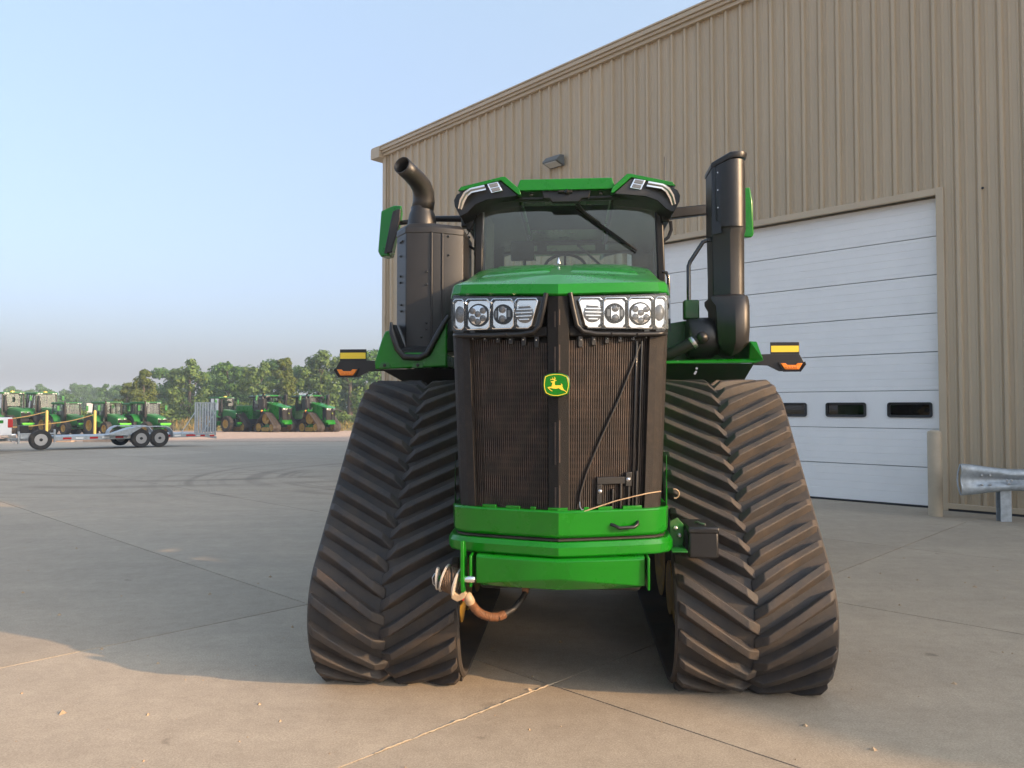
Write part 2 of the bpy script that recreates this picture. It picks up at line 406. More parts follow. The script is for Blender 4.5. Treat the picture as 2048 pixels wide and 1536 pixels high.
# rake trim in three stepped mouldings, left and right slope
for (a, b) in ((-.36, PEAK), (PEAK, WLEN + .36)):
    ra = lambda x: 8.98 + .031 * (x if x < PEAK + .01 else WLEN - x)
    for (d0, d1, z0, z1) in ((-.10, .0, .02, .10), (-.155, .02, .10, .165), (-.20, .02, .165, .26), (-.225, .02, .26, .30)):
        MB().prism([(a, ra(a)+z0), (b, ra(b)+z0), (b, ra(b)+z1), (a, ra(a)+z1)], 'y', d0, d1).build('rake_trim', M['tan_trim'], B, bevel=.008)
MB().prism([(-.40, 0), (-.40, .27), (-.36, .33), (.02, .33), (.02, 0)], 'y', -.235, .4).xf(Matrix.Translation((0, 0, rake(0) - .03))).build('eave_cap', M['tan_trim'], B, bevel=.01)
MB().box(-.42, -.36, -.1, 30, rake(0)-.02, rake(0)+.16).build('gutter', M['tan_trim'], B, bevel=.015)
# corner trim
MB().box(-.045, .10, -.058, .1, .08, rake(0)+.04).build('corner_trim', M['tan_trim'], B, bevel=.006)
MB().box(.19, .205, -.05, .0, .08, rake(0)+.03).build('corner_trim', M['tan_trim'], B)
MB().box(WLEN-.10, WLEN+.045, -.042, .1, .08, rake(0)+.04).build('corner_trim', M['tan_trim'], B, bevel=.006)
# base trim
for a, b in ((-.03, D0-.10), (D1+.10, WLEN)):
    MB().box(a, b, -.05, .01, .0, .035).build('base_shade_strip', M['seal'], B)  # solid dark strip standing in for the shade under the base trim
    MB().box(a, b, -.062, .01, .035, .115).build('base_trim', M['tan_trim'], B, bevel=.006)
# door surround
MB().box(D0-.11, D0, -.055, .18, 0, DT+.11).build('door_jamb', M['tan_trim'], B, bevel=.006)
MB().box(D1, D1+.11, -.055, .18, 0, DT+.11).build('door_jamb', M['tan_trim'], B, bevel=.006)
MB().box(D0+.001, D1-.001, -.055, .18, DT, DT+.108).build('door_head', M['tan_trim'], B, bevel=.006)
# sectional door
NS = 8; SH = (DT - .03) / NS
d = MB().box(D0+.002, D1-.002, .162, .175, .03, DT-.002).build('overhead_door', M['seal'], B)
for k in range(NS):
    z0 = .03 + k*SH; z1 = z0 + SH - .007
    nr = 5; prof = [(.165, z0), (.125, z0+.004)]
    for r in range(nr):
        a = z0 + .004 + (r+.5) * (SH-.015)/nr
        prof += [(.125, a-.006), (.129, a-.003), (.129, a+.003), (.125, a+.006)]
    prof += [(.125, z1-.004), (.165, z1)]
    if k != 2:
        vs = [(D0+.004, y, z) for y, z in prof] + [(D1-.004, y, z) for y, z in prof]; n = len(prof)
        MB().add(vs, [(i, i+1, n+i+1, n+i) for i in range(n-1)]).build('door_section', M['white_door'], d)
    else:
        # section with six window openings
        wz0, wz1 = 1.47, 1.69; cx = [14.205 - 1.03*i for i in range(6)]
        edges = [D0+.004]
        for c in sorted(cx): edges += [c-.33, c+.33]
        edges.append(D1-.004)
        mb = MB()
        mb.box(edges[0], edges[-1], .125, .162, z0, wz0); mb.box(edges[0], edges[-1], .125, .162, wz1, z1)
        for q in range(0, len(edges), 2): mb.box(edges[q], edges[q+1], .125, .162, wz0, wz1)
        mb.build('door_section', M['white_door'], d)
        for c in cx:
            o_, i_ = [], []
            for (hw, hh, rr, lst) in ((.345, .125, .045, o_), (.305, .085, .025, i_)):
                for (sx, sz, a0) in ((1, 1, 0), (-1, 1, 90), (-1, -1, 180), (1, -1, 270)):
                    for t in range(5):
                        a = R(a0 + t*22.5); lst.append((c + sx*(hw-rr) + rr*math.cos(a), 1.58 + sz*(hh-rr) + rr*math.sin(a)))
            n = len(o_); vs = []
            for (lst, y) in ((o_, .126), (o_, .104), (i_, .110), (i_, .140)): vs += [(p[0], y, p[1]) for p in lst]
            fs = [(r*n+i, r*n+(i+1) % n, (r+1)*n+(i+1) % n, (r+1)*n+i) for r in range(3) for i in range(n)]
            w = MB().add(vs, fs).build('door_window_frame', M['black'], d, smooth=40)
            MB().box(c-.30, c+.30, .136, .139, 1.497, 1.663).build('door_window_pane', M['dark_glass'], d)
MB().box(D0+.003, D1-.003, .120, .17, .0, .03).build('bottom_seal', M['seal'], d, bevel=.008)
# dark interior behind the door windows
MB().box(D0-.2, D1+.2, 4.0, 4.1, 0, DT).box(D0-.2, D1+.2, .5, 4, DT, DT+.1).build('shop_partition', M['cab_dark'], B)

# wall lamp
lamp = empty('wall_lamp', bw(6.72, -.03, 7.33), BROT)
tag(lamp, 'small dark grey wall lamp high on the tan metal wall', 'lamp')
MB().prism([(0, -.12), (-.02, .13), (-.17, .11), (-.30, -.02), (-.30, -.05)], 'x', -.22, .22).build('lamp_housing', M['lamp_grey'], lamp, bevel=.012)
MB().add([(-.17, -.275, -.068), (.17, -.275, -.068), (.17, -.06, -.118), (-.17, -.06, -.118), (-.17, -.275, -.055), (.17, -.275, -.055), (.17, -.06, -.105), (-.17, -.06, -.105)],
         [(0,1,2,3), (4,5,6,7), (0,1,5,4), (1,2,6,5), (2,3,7,6), (3,0,4,7)]).build('lamp_diffuser', M['diffuser'], lamp)
# small bolt with a wire in the wall
bt = MB().lathe([(.012, 0), (.022, -.01), (.018, -.05), (.006, -.055)], bw(15.32, -.012, 5.0), 'y', 10).build('wall_bracket', M['black'], None, smooth=40)
tag(bt, 'tiny dark bracket stub on the wall right of the door corner', 'bracket')

# bollard
bl = MB().lathe([(.098, 0), (.098, 1.235), (.090, 1.262), (.05, 1.278), (0.001, 1.282)], (6.335, 11.55, 0), 'z', 28).build('bollard', M['bollard'], None, smooth=40)
tag(bl, 'tan painted steel bollard at the right edge of the overhead door', 'bollard')

# guard rail with flared end
gr = empty('guard_rail', (6.976, 10.95, 0), R(-6))
tag(gr, 'galvanised W-beam guard rail with flared end before the tan wall', 'guard rail')
wprof = [(-.01, .155), (-.055, .145), (-.085, .11), (-.085, .07), (-.03, .035), (-.01, 0), (-.03, -.035), (-.085, -.07), (-.085, -.11), (-.055, -.145), (-.01, -.155)]
rings = []
for (x, sc, dy) in ((-.60, 1.42, -.05), (-.57, 1.46, -.03), (-.42, 1.38, -.005), (-.25, 1.22, 0), (-.05, 1.06, 0), (0.1, 1, 0), (2.6, 1, 0)):
    fl = max(0, sc - 1)
    rings.append([(x, (d_*(1 - fl*1.2)) + dy, .595 + z_*sc) for d_, z_ in wprof])
rg = MB().loft(rings, closed=False); o = rg.build('w_beam', M['galv'], gr, smooth=50)
sm = o.modifiers.new('solid', 'SOLIDIFY'); sm.thickness = .006
MB().tube([(-.60, -.052, .595 + .155*1.42), (-.625, -.03, .595+.1), (-.63, -.02, .595), (-.625, -.03, .595-.1), (-.60, -.052, .595 - .155*1.42)], .012, 6).build('beam_end_lip', M['galv'], gr, smooth=60)
for px in (0.03, 1.94):
    MB().box(px-.075, px+.075, .0, .012, 0, .72).box(px-.075, px+.075, .118, .13, 0, .72).box(px-.006, px+.006, .0125, .1175, 0, .72).build('post', M['galv'], gr, bevel=.003)
    for bx, bz in ((-.03, .64), (.03, .64), (0.0, .55)):
        MB().lathe([(.018, -.085), (.018, -.097), (.010, -.105)], (px+bx, -.0, bz - .045 if bz > .6 else bz), 'y', 8).build('bolt', M['steel'], gr)
for (bx, bz) in ((-.33, .66), (-.22, .66), (-.33, .53), (-.22, .53)):
    MB().lathe([(.016, -.07), (.016, -.095), (.008, -.10)], (bx, 0, bz), 'y', 8).build('bolt', M['steel'], gr)
# ------------------------------------------------------------------ main tracked tractor (local x to the right, local y towards the tail, z up)
T = empty('tracked_tractor', (.235, 3.9, 0), R(-4.5))
tag(T, 'large green articulated tractor on black rubber tracks, nose towards the viewer', 'tractor')
CX = .0
def plan(scale=1.0, back=.62):
    half = [(0, 0), (.15, .042), (.30, .086), (.44, .130), (.53, .168), (.578, .215), (.600, .30), (.605, .42), (.607, back)]
    pts = [(-x*scale, y) for x, y in reversed(half[1:])] + [(x*scale, y) for x, y in half]
    return pts
def sweep(profile, scale=1.0, back=.62, taper=None, x0=None, x1=None, closed=True):
    """profile: list of (outward offset, z) swept along the V-shaped nose plan"""
    pts = plan(scale, back)
    if x0 is not None: pts = [p for p in pts if x0 <= p[0] <= x1]
    rings = []
    for k, p in enumerate(pts):
        a = Vector(pts[max(k-1, 0)]); b = Vector(pts[min(k+1, len(pts)-1)]); dvec = (b - a).normalized()
        nrm = Vector((dvec.y, -dvec.x))
        ring = []
        for (o, z) in profile:
            s = taper(z) if taper else 1
            ring.append(((p[0] + nrm.x*o)*s, p[1] + nrm.y*o, z))
        rings.append(ring)
    return MB().loft(rings, closed, True)
gt = lambda z: 1 - .085*max(0, min(1, (2.2 - z)/1.1))
VS = .29
def vy(x):
    x = abs(x)
    for (a, b) in zip([(0, 0), (.15, .042), (.30, .086), (.44, .130), (.53, .168), (.578, .215), (.600, .30)], [(.15, .042), (.30, .086), (.44, .130), (.53, .168), (.578, .215), (.600, .30), (.66, .6)]):
        if a[0] <= x <= b[0]: return a[1] + (b[1]-a[1])*(x-a[0])/(b[0]-a[0])
    return .6

# ---- hood: front band plus crowned top
half = [(0, 0), (.15, .042), (.30, .086), (.44, .130), (.53, .168), (.578, .215), (.600, .30)]
cols = [-p[0] for p in reversed(half[1:])] + [p[0] for p in half]
def drop(x):
    a = abs(x); return .006*(a/.4)**2 + (0 if a < .44 else .022*((a-.44)/.16)**1.6)
rows = []
rows.append([(x, vy(x) + .005, 2.188 + .035*abs(x)/.6) for x in cols])
rows.append([(x*.997, vy(x) - .004, 2.200 + .035*abs(x)/.6) for x in cols])
rows.append([(x*.985, vy(x) + .016, 2.252 + .034*abs(x)/.6) for x in cols])
rows.append([(x*.970, vy(x) + .020 + .125*(1 - (abs(x)/.6)**4), 2.322 - .030*(abs(x)/.6)**4) for x in cols])
for yo in (.35, .8, 1.4, 2.0, 2.32):
    zc = 2.30 + (yo - .06)*.212 - .012*(yo/2.3)**3
    rows.append([(x*(.975 + .15*min(1, yo/2.2)), vy(x)*(1 - yo/2.32) + yo + .02, zc + .012 - drop(x)*min(1, .35 + yo*1.2)) for x in cols])
nc = len(cols); vs = [p for r in rows for p in r]
hm = MB().add(vs, [(r*nc+c, r*nc+c+1, (r+1)*nc+c+1, (r+1)*nc+c) for r in range(len(rows)-1) for c in range(nc-1)])
hood = hm.build('hood', M['green'], T, smooth=13)
md = hood.modifiers.new('solid', 'SOLIDIFY'); md.thickness = .012; md.offset = -1
# hood centre strip panel with seams and latch
for (xa, xb) in ((-.47, -.052), (.052, .47)):
    rr = []
    for yo in (.45, .48, 1.4, 2.0, 2.26):
        zc = 2.30 + (yo-.06)*.212 - .012*(yo/2.3)**3 + (.008 if yo != .45 else -.004)
        wk = .975 + .15*min(1, yo/2.2)
        rr.append([((xa + (xb-xa)*t)*wk, yo + vy(xa+(xb-xa)*t)*(1-yo/2.32) + .02, zc + .012 - drop(xa+(xb-xa)*t) - (.012 if t in (0, 1) else 0)) for t in (0, .06, .5, .94, 1)])
    MB().add([p for r in rr for p in r], [(r*5+c, r*5+c+1, (r+1)*5+c+1, (r+1)*5+c) for r in range(4) for c in range(4)]).build('hood_inset', M['green'], hood, smooth=40)
MB().lathe([(.016, 0), (.014, .02), (.006, .05), (.001, .055)], (-.035, 2.2, 2.765), 'z', 10).build('hood_ornament_sensor', M['chrome'], hood, smooth=50)
# hood sides
for s in (-1, 1):
    MB().add([(s*.575, .70, 1.16), (s*.590, .70, 2.36), (s*.60, 2.30, 2.66), (s*.60, 2.30, 1.16), (s*.55, .70, 1.16), (s*.56, .70, 2.36), (s*.57, 2.30, 2.66), (s*.57, 2.30, 1.16)],
             [(0,1,2,3), (4,5,6,7), (0,1,5,4), (1,2,6,5), (2,3,7,6), (3,0,4,7)]).build('hood_side', M['green'], T)

# ---- grille
def gp(x, o, z):
    # point on the nose plan at lateral x, o metres proud
    e = 1e-3; d0 = Vector((1, (vy(x+e)-vy(x-e))/(2*e) if abs(x) > .01 else 0)).normalized(); nn = Vector((d0.y, -d0.x))
    if abs(x) <= .01: nn = Vector((0, -1))
    return ((x + nn.x*o)*gt(z), vy(x) + nn.y*o, z)
core = sweep([(-.075, 1.05), (-.075, 2.21), (-.10, 2.21), (-.10, 1.05)], taper=gt)
grille = core.build('grille', M['black_matt'], T)
bars = MB(); x = -.487
while x < .487:
    if abs(x) > .058:
        w = .0026
        for (xa, xb) in ((x - w, x + w),):
            top = 1.955 + .06*min(1, abs(x)/.45) - .0
            if x < 0: top = 1.945 + .10*abs(x)
            P = [gp(xa, -.030, 1.07), gp(xb, -.030, 1.07), gp(xb, -.030, top), gp(xa, -.030, top), gp(xa, -.040, 1.07), gp(xb, -.040, 1.07), gp(xb, -.040, top), gp(xa, -.040, top)]
            bars.add(P, [(0,1,2,3), (0,3,7,4), (1,2,6,5)])
    x += .0118
o = bars.build('radiator_fins', M['grille_bar'], grille); o['kind'] = 'stuff'
fb = MB()
for k in range(26):
    z = 1.09 + k*.034
    for (a, b) in ((-.47, -.06), (.06, .47)):
        pa, pb = gp(a, -.046, z), gp(b, -.046, z); pa2, pb2 = gp(a, -.046, z+.014), gp(b, -.046, z+.014)
        fb.add([pa, pb, pb2, pa2], [(0,1,2,3)])
o = fb.build('radiator_tubes', M['grille_bar'], grille); o['kind'] = 'stuff'
def gpanel(name, xa, xb, za, zb, o0, o1, m, parent, n=4, bev=.006):
    rings = []
    for k in range(n+1):
        x = xa + (xb-xa)*k/n
        rings.append([gp(x, o0, za), gp(x, o1, za), gp(x, o1, zb), gp(x, o0, zb)])
    return MB().loft(rings).build(name, m, parent, bevel=bev)
gpanel('centre_bar', -.060, .060, 1.075, 2.20, -.045, -.006, M['grille_dark'], grille, 2)
for z0, z1 in ((1.10, 1.215), (1.33, 1.545), (1.80, 1.93), (2.03, 2.11)):
    gpanel('vent_slot', -.022, -.014, z0, z1, -.01, -.0045, M['grille_bar'], grille, 1, 0)
    gpanel('vent_slot', -.008, .0, z0+.01, z1, -.01, -.0045, M['black_matt'], grille, 1, 0)
    gpanel('vent_slot', .004, .011, z0+.01, z1+.01, -.01, -.0045, M['grille_bar'], grille, 1, 0)
for s in (-1, 1):
    a, b = sorted((s*.485, s*.596)); gpanel('side_column', a, b, 1.06, 2.06, -.06, -.004, M['grille_mesh'], grille, 8, 0)
    # header under the head lamps and uprights
    a, b = sorted((s*.06, s*.50)); gpanel('screen_header', a, b, 1.985, 2.035, -.05, -.010, M['grille_dark'], grille, 4)
    for k in range(6):
        xx = s*(.12 + k*.07)
        a, b = sorted((xx - .012, xx + .012)); gpanel('upright', a, b, 1.93 + .02*k*.5, 1.99, -.05, -.016, M['black'], grille, 1, .003)
        c = gp(xx, -.012, 1.967 + .01*k*.4); MB().lathe([(.0035, .0), (.0035, -.005), (.0015, -.007)], c, 'y', 8).build('screw', M['steel'], grille, smooth=40)
# vertical ribs of the right-hand louvre
for k in range(4):
    xx = .30 + k*.045
    gpanel('louvre_rib', xx, xx+.013, 1.07, 1.20 + .03*k, -.036, -.012, M['black'], grille, 1, .003)
for xx in (.415, .445):
    gpanel('louvre_rib', xx, xx+.010, 1.07, 1.97, -.036, -.014, M['black_gloss'], grille, 1, .003)
# diagonal hose, bracket and wire behind/over the screen
MB().tube([gp(.44, -.022, 1.95), gp(.40, -.02, 1.84), gp(.33, -.02, 1.66), gp(.24, -.02, 1.47), gp(.16, -.02, 1.29), gp(.125, -.02, 1.18), gp(.122, -.02, 1.13)], .006, 8).build('hose', M['hose'], grille, smooth=60)
MB().tube([gp(.122, -.018, 1.14), gp(.122, -.014, 1.115), gp(.132, -.010, 1.098), gp(.146, -.010, 1.105)], .004, 6).build('hook', M['steel'], grille, smooth=60)
gpanel('bracket', .215, .40, 1.225, 1.262, -.034, -.012, M['black'], grille, 3, .003)
gpanel('bracket', .215, .246, 1.12, 1.225, -.034, -.012, M['black'], grille, 1, .003)
gpanel('bracket', .375, .412, 1.212, 1.285, -.030, -.008, M['black'], grille, 1, .003)
MB().lathe([(.010, 0), (.010, -.006), (.004, -.010)], gp(.388, -.008, 1.248), 'y', 10).build('bolt', M['steel'], grille, smooth=40)
MB().lathe([(.010, 0), (.010, -.006), (.004, -.010)], gp(.232, -.012, 1.19), 'y', 10).build('bolt', M['steel'], grille, smooth=40)
MB().tube([gp(.09, .004, 1.078), gp(.20, .008, 1.11), gp(.31, .008, 1.14), gp(.42, .008, 1.162), gp(.50, .008, 1.175), gp(.57, .012, 1.18)], .0032, 6).build('tie_wire', M['bone'], grille, smooth=60)
ring = [(.607 + .024*math.sin(a), .225, 1.165 + .024*math.cos(a)) for a in [R(t) for t in range(-10, 200, 15)]]
MB().tube(ring, .0042, 6).build('wire_ring', M['bone'], grille, smooth=60)

# ---- emblem
em_o = [(-.460, .335), (-.30, .405), (-.10, .435), (.10, .435), (.25, .415), (.425, .335), (.47, .22), (.498, .06), (.498, -.06), (.47, -.2), (.425, -.345), (.25, -.405), (.08, -.445), (-.10, -.445), (-.25, -.415), (-.42, -.335), (-.475, -.2), (-.50, -.05), (-.50, .07), (-.485, .2)]
ES = .134; EC = (-.009, -.030, 1.734)
def em(p, k=1.0): return (EC[0] + p[0]*ES*k, EC[2] + p[1]*ES*k)
emb = MB().prism([em(p) for p in em_o], 'y', EC[1], EC[1]+.03).build('emblem', M['green'], T, bevel=.004)
MB().prism([em(p, 1.045) for p in em_o], 'y', EC[1]+.006, EC[1]+.032).build('emblem_backing', M['black'], emb, bevel=.003)
n = len(em_o); vs = [(*em(p, .925)[:1], EC[1]-.0012, em(p, .925)[1]) for p in em_o] + [(em(p, .875)[0], EC[1]-.0012, em(p, .875)[1]) for p in em_o]
vs += [(v[0], EC[1]+.002, v[2]) for v in vs]
MB().add(vs, [(i, (i+1) % n, n+(i+1) % n, n+i) for i in range(n)] + [(i, (i+1) % n, 2*n+(i+1) % n, 2*n+i) for i in range(n)] + [(n+i, n+(i+1) % n, 3*n+(i+1) % n, 3*n+i) for i in range(n)]).build('emblem_border', M['yellow_clean'], emb)
deer = [(800,645),(860,668),(872,690),(850,740),(835,815),(730,830),(690,845),(700,870),(760,930),(820,975),(875,992),(860,965),(800,930),(745,880),(765,870),(840,875),(900,890),(990,895),(1100,875),(1150,912),(1200,942),(1300,970),(1350,1005),(1395,1050),(1412,1035),(1370,985),(1300,940),(1270,900),(1240,820),(1225,788),(1245,770),(1230,740),(1180,690),(1195,760),(1170,770),(1060,768),(980,770),(955,745),(950,680),(956,617),(1000,607),(1042,578),(985,588),(968,578),(980,520),(967,478),(928,447),(946,490),(944,545),(908,535),(893,505),(848,470),(868,505),(880,538),(830,546),(783,512),(812,552),(766,588),(832,564),(925,566),(933,592),(890,606),(840,622),(800,634)]
ds = ES/985.0
dpoly = [(EC[0] + (a-1015)*ds, EC[2] - (b-752)*ds) for a, b in deer]
bm = bmesh.new(); f = bm.faces.new([bm.verts.new((p[0], EC[1]-.0014, p[1])) for p in dpoly]); ext = bmesh.ops.extrude_face_region(bm, geom=[f])
for v_ in [e for e in ext['geom'] if isinstance(e, bmesh.types.BMVert)]: v_.co.y += .004
bmesh.ops.triangulate(bm, faces=bm.faces[:]); bmesh.ops.recalc_face_normals(bm, faces=bm.faces)
me = bpy.data.meshes.new('leaping_deer'); bm.to_mesh(me); bm.free(); me.materials.append(M['yellow_clean'])
o = bpy.data.objects.new('leaping_deer', me); COL.objects.link(o); o.parent = emb

# ---- head lamps
AL = math.atan(.29)
def hp(s, a, c, z):
    """a: distance from centre line along the slanted face, c: proud of it"""
    return (s*(a*math.cos(AL) + c*math.sin(AL)), a*math.sin(AL) - c*math.cos(AL) - .004, z)
def hprism(s, poly, c0, c1):
    n = len(poly); vs = [hp(s, a, c0, z) for a, z in poly] + [hp(s, a, c1, z) for a, z in poly]
    return MB().add(vs, [tuple(range(n)), tuple(range(n, 2*n))] + [(i, (i+1) % n, n+(i+1) % n, n+i) for i in range(n)])
def hdisc(s, a, z, r, c0, c1, n=18, mb=None):
    mb = mb or MB(); rings = []
    for (rr, c) in ((r, c0), (r, c1), (r*.55, c1+.003)):
        rings.append([hp(s, a + rr*math.cos(2*math.pi*i/n), c, z + rr*math.sin(2*math.pi*i/n)) for i in range(n)])
    return mb.loft(rings)
for s in (-1, 1):
    bz = [(.066, 2.202), (.50, 2.222), (.60, 2.226), (.60, 2.03), (.585, 2.012), (.20, 2.006), (.135, 2.016), (.105, 2.045)]
    hl = hprism(s, bz, -.080, -.022).build('headlight', M['black_gloss'], T, bevel=.006)
    # rounded lower moulding of the lamp pod
    path = [hp(s, a, .004, z) for a, z in ((.062, 2.205), (.075, 2.14), (.098, 2.04), (.13, 2.008), (.20, 1.998), (.40, 1.999), (.535, 2.004), (.558, 2.008))] + [(s*.568, .25, 2.015), (s*.575, .34, 2.02)]
    MB().tube(path, .013, 8).build('lamp_pod_moulding', M['black'], hl, smooth=60)
    for a in (.28, .42): hdisc(s, a, 2.000, .006, .012, .018).build('screw', M['black_matt'], hl)
    # chrome cells
    cells = [((.106, 2.180), (.234, 2.185), (.234, 2.032), (.148, 2.030)), ((.243, 2.184), (.369, 2.190), (.369, 2.033), (.243, 2.032)),
             ((.378, 2.190), (.514, 2.196), (.514, 2.034), (.378, 2.033)), ((.523, 2.196), (.588, 2.199), (.582, 2.040), (.523, 2.035))]
    for ci, c in enumerate(cells):
        ca = sum(p[0] for p in c)/4; cz = sum(p[1] for p in c)/4
        def shr(p, k): return (ca + (p[0]-ca)*k, cz + (p[1]-cz)*k)
        vs = []
        for k, dd in ((1.03, -.020), (1.03, .002), (.985, .004), (.90, -.016)):
            # eight points per loop (corner pairs) for rounded corners
            for i in range(4):
                p0 = shr(c[i], k); pa = shr(c[(i-1) % 4], k); pb = shr(c[(i+1) % 4], k)
                for q in (pa, pb):
                    L_ = math.hypot(q[0]-p0[0], q[1]-p0[1]); t_ = .014/L_
                    vs.append(hp(s, p0[0] + (q[0]-p0[0])*t_, dd, p0[1] + (q[1]-p0[1])*t_))
        fs = [(r*8+i, r*8+(i+1) % 8, (r+1)*8+(i+1) % 8, (r+1)*8+i) for r in range(3) for i in range(8)] + [tuple(24+i for i in range(8))]
        MB().add(vs, fs).build('reflector', M['chrome'], hl, smooth=35)
        if ci == 2:
            hdisc(s, ca, cz-.004, .061, -.014, -.008, 24).build('lamp_ring', M['black_matt'], hl)
            hdisc(s, ca, cz-.004, .052, -.013, -.006, 24).build('lamp_dish', M['chrome'], hl)
            for da, dz in ((-.03, .018), (.03, .018), (0, .0), (-.03, -.022), (.03, -.022), (0, -.040)):
                hdisc(s, ca+da, cz+dz, .0165, -.008, .002, 14).build('lamp_bulb', M['lamp_lens'], hl, smooth=50)
        elif ci == 1:
            hdisc(s, ca, cz-.002, .053, -.014, -.008, 24).build('lamp_ring', M['black_matt'], hl)
            hprism(s, [(ca-.022, cz-.03), (ca+.022, cz-.03), (ca+.022, cz+.03), (ca-.022, cz+.03)], -.010, -.003).build('lamp_dish', M['chrome'], hl)
            for dz in (.022, -.026): hdisc(s, ca, cz+dz, .0185, -.008, .003, 14).build('lamp_bulb', M['lamp_lens'], hl, smooth=50)
            for da in (-.036, .036): hprism(s, [(ca+da-.007, cz-.018), (ca+da+.007, cz-.018), (ca+da+.007, cz+.018), (ca+da-.007, cz+.018)], -.010, -.004).build('lamp_side_cell', M['lamp_lens'], hl)
        elif ci == 0:
            ca2 = ca + .006
            hdisc(s, ca2, cz-.002, .047, -.015, -.009, 24).build('lamp_ring', M['lamp_lens'], hl)
            for q in range(5):
                zz = cz - .036 + q*.0175; hw = math.sqrt(max(0, .045**2 - (zz-cz)**2))
                hprism(s, [(ca2-hw, zz), (ca2+hw, zz), (ca2+hw, zz+.009), (ca2-hw, zz+.009)], -.010, .001).build('lamp_slat', M['chrome'], hl, bevel=.002)
        else:
            rings = []
            for (k, c_) in ((1, -.014), (1, -.006), (.6, .0)):
                rings.append([hp(s, ca + .024*k*math.cos(2*math.pi*i/16), c_, cz + .044*k*math.sin(2*math.pi*i/16)) for i in range(16)])
            MB().loft(rings).build('lamp_bulb', M['lamp_lens'], hl, smooth=50)
    # clear outer cover
    cov = [hp(s, .108, .016, 2.186), hp(s, .52, .020, 2.204), hp(s, .592, .012, 2.206), (s*.607, .33, 2.21)]
    cov2 = [hp(s, .150, .016, 2.022), hp(s, .52, .020, 2.026), hp(s, .592, .012, 2.030), (s*.607, .33, 2.034)]
    MB().add(cov + cov2, [(i, i+1, 5+i, 4+i) for i in range(3)]).build('lamp_cover', M['clear'], hl, smooth=40)

# ---- lower shell, lip, plate
sh = sweep([(.004, 1.098), (.010, 1.088), (.006, .972), (-.006, .957), (-.05, .957), (-.05, 1.098)], scale=.955, back=.7)
shell = sh.build('front_shell', M['green'], T, bevel=.004)
tabs = [(-.44, -.36), (-.30, -.22), (-.16, -.13), (-.06, .05), (.14, .17), (.22, .30), (.36, .47)]
for (a, b) in tabs: gpanel('shell_tab', a, b, 1.09, 1.112, -.02, .0, M['green'], shell, 2, .002)
for s in (-1, 1):
    MB().add([(s*.572, .34, 1.09), (s*.590, .40, 1.09), (s*.592, .42, 1.36), (s*.582, .36, 1.36), (s*.565, .24, 1.09), (s*.575, .30, 1.30)], [(0,1,2,3), (4,0,3,5)]).build('shell_fin', M['green'], shell)
    MB().tube([gp(s*.50, .008, 1.092), gp(s*.502, .010, 1.03), gp(s*.504, .006, .965)], .0016, 4).build('seam', M['black_matt'], shell)
sweep([(-.012, .956), (-.004, .952), (-.004, .944), (-.012, .940), (-.05, .940), (-.05, .956)], scale=.95, back=.6).build('rub_strip', M['hose'], T)
lip = sweep([(.012, .940), (.027, .915), (.027, .873), (.017, .863), (-.12, .863), (-.12, .940)], scale=.965, back=.45).build('front_lip', M['green'], T, bevel=.005)
# upper face catches the sky: a separate bevel strip is part of the profile above
pl = []
for xx in (-.425, -.40, -.2, 0, .2, .41, .435):
    e = 0 if abs(xx) < .40 else .012
    yb = .20*abs(xx) - .045 + e
    zb = .765 - .045*abs(xx)/.4
    bot = .700 if abs(xx) < .42 else .712
    pl.append([(xx, yb+.012, .862), (xx, yb-.004, .852), (xx, yb, zb), (xx, yb+.045, bot), (xx, yb+.075, bot), (xx, yb+.07, .862)])
plate = MB().loft(pl).build('front_plate', M['green'], T, bevel=.004)
for xx in (-.255, .235): MB().lathe([(.011, -.012), (.011, .0)], (xx, .205*abs(xx)+.0, .718), 'y', 10).build('plate_hole', M['black_matt'], plate)
for s in (-1, 1):
    MB().box(s*.452-.006, s*.452+.006, .03, .5, .70, .862).build('plate_side', M['green'], plate, bevel=.003)
# grab handle on the shell
MB().tube([gp(.290, .008, 1.022), gp(.302, .03, 1.018), gp(.325, .036, 1.006), gp(.41, .036, 1.008), gp(.432, .03, 1.022), gp(.440, .008, 1.032)], .0095, 8).build('grab_handle', M['black'], T, smooth=60)
gpanel('handle_recess', .275, .452, .995, 1.038, -.002, .0075, M['green'], T, 2, .003)

# ---- left-hand cable spool on its bracket
spl = MB().prism([(.0, .94), (.05, .935), (.10, .86), (.085, .80), (.14, .845), (.14, .74), (.06, .655), (.03, .66), (.0, .75)], 'x', -.500, -.482).build('spool_bracket', M['green'], T, bevel=.003)
MB().lathe([(.016, -.62), (.016, -.49)], (0, .06, .735), 'x', 14).build('spool_shaft', M['green'], spl, smooth=40)
MB().lathe([(.016, -.485), (.018, -.48), (.018, -.435), (.014, -.428)], (0, .03, .742), 'x', 16).build('spool_pin', M['chrome'], spl, smooth=40)
MB().lathe([(.052, -.632), (.058, -.630), (.058, -.622), (.052, -.620)], (0, .06, .735), 'x', 28).build('spool_disc', M['spool_edge'], spl, smooth=40)
rot = Matrix.Translation((-.555, .06, .728)) @ Matrix.Rotation(R(16), 4, 'Y') @ Matrix.Rotation(R(-8), 4, 'Z')
MB().lathe([(.066, -.042), (.073, -.040), (.073, -.033), (.064, -.031)], (0, 0, 0), 'x', 28).xf(rot).build('spool_flange', M['spool_edge'], spl, smooth=40)
MB().lathe([(.064, .026), (.074, .029), (.074, .037), (.066, .039)], (0, 0, 0), 'x', 28).xf(rot).build('spool_flange', M['spool_edge'], spl, smooth=40)
MB().lathe([(.050, -.031), (.056, -.02), (.058, .0), (.056, .015), (.050, .027)], (0, 0, 0), 'x', 24).xf(rot).build('spool_drum', M['hose'], spl, smooth=40)
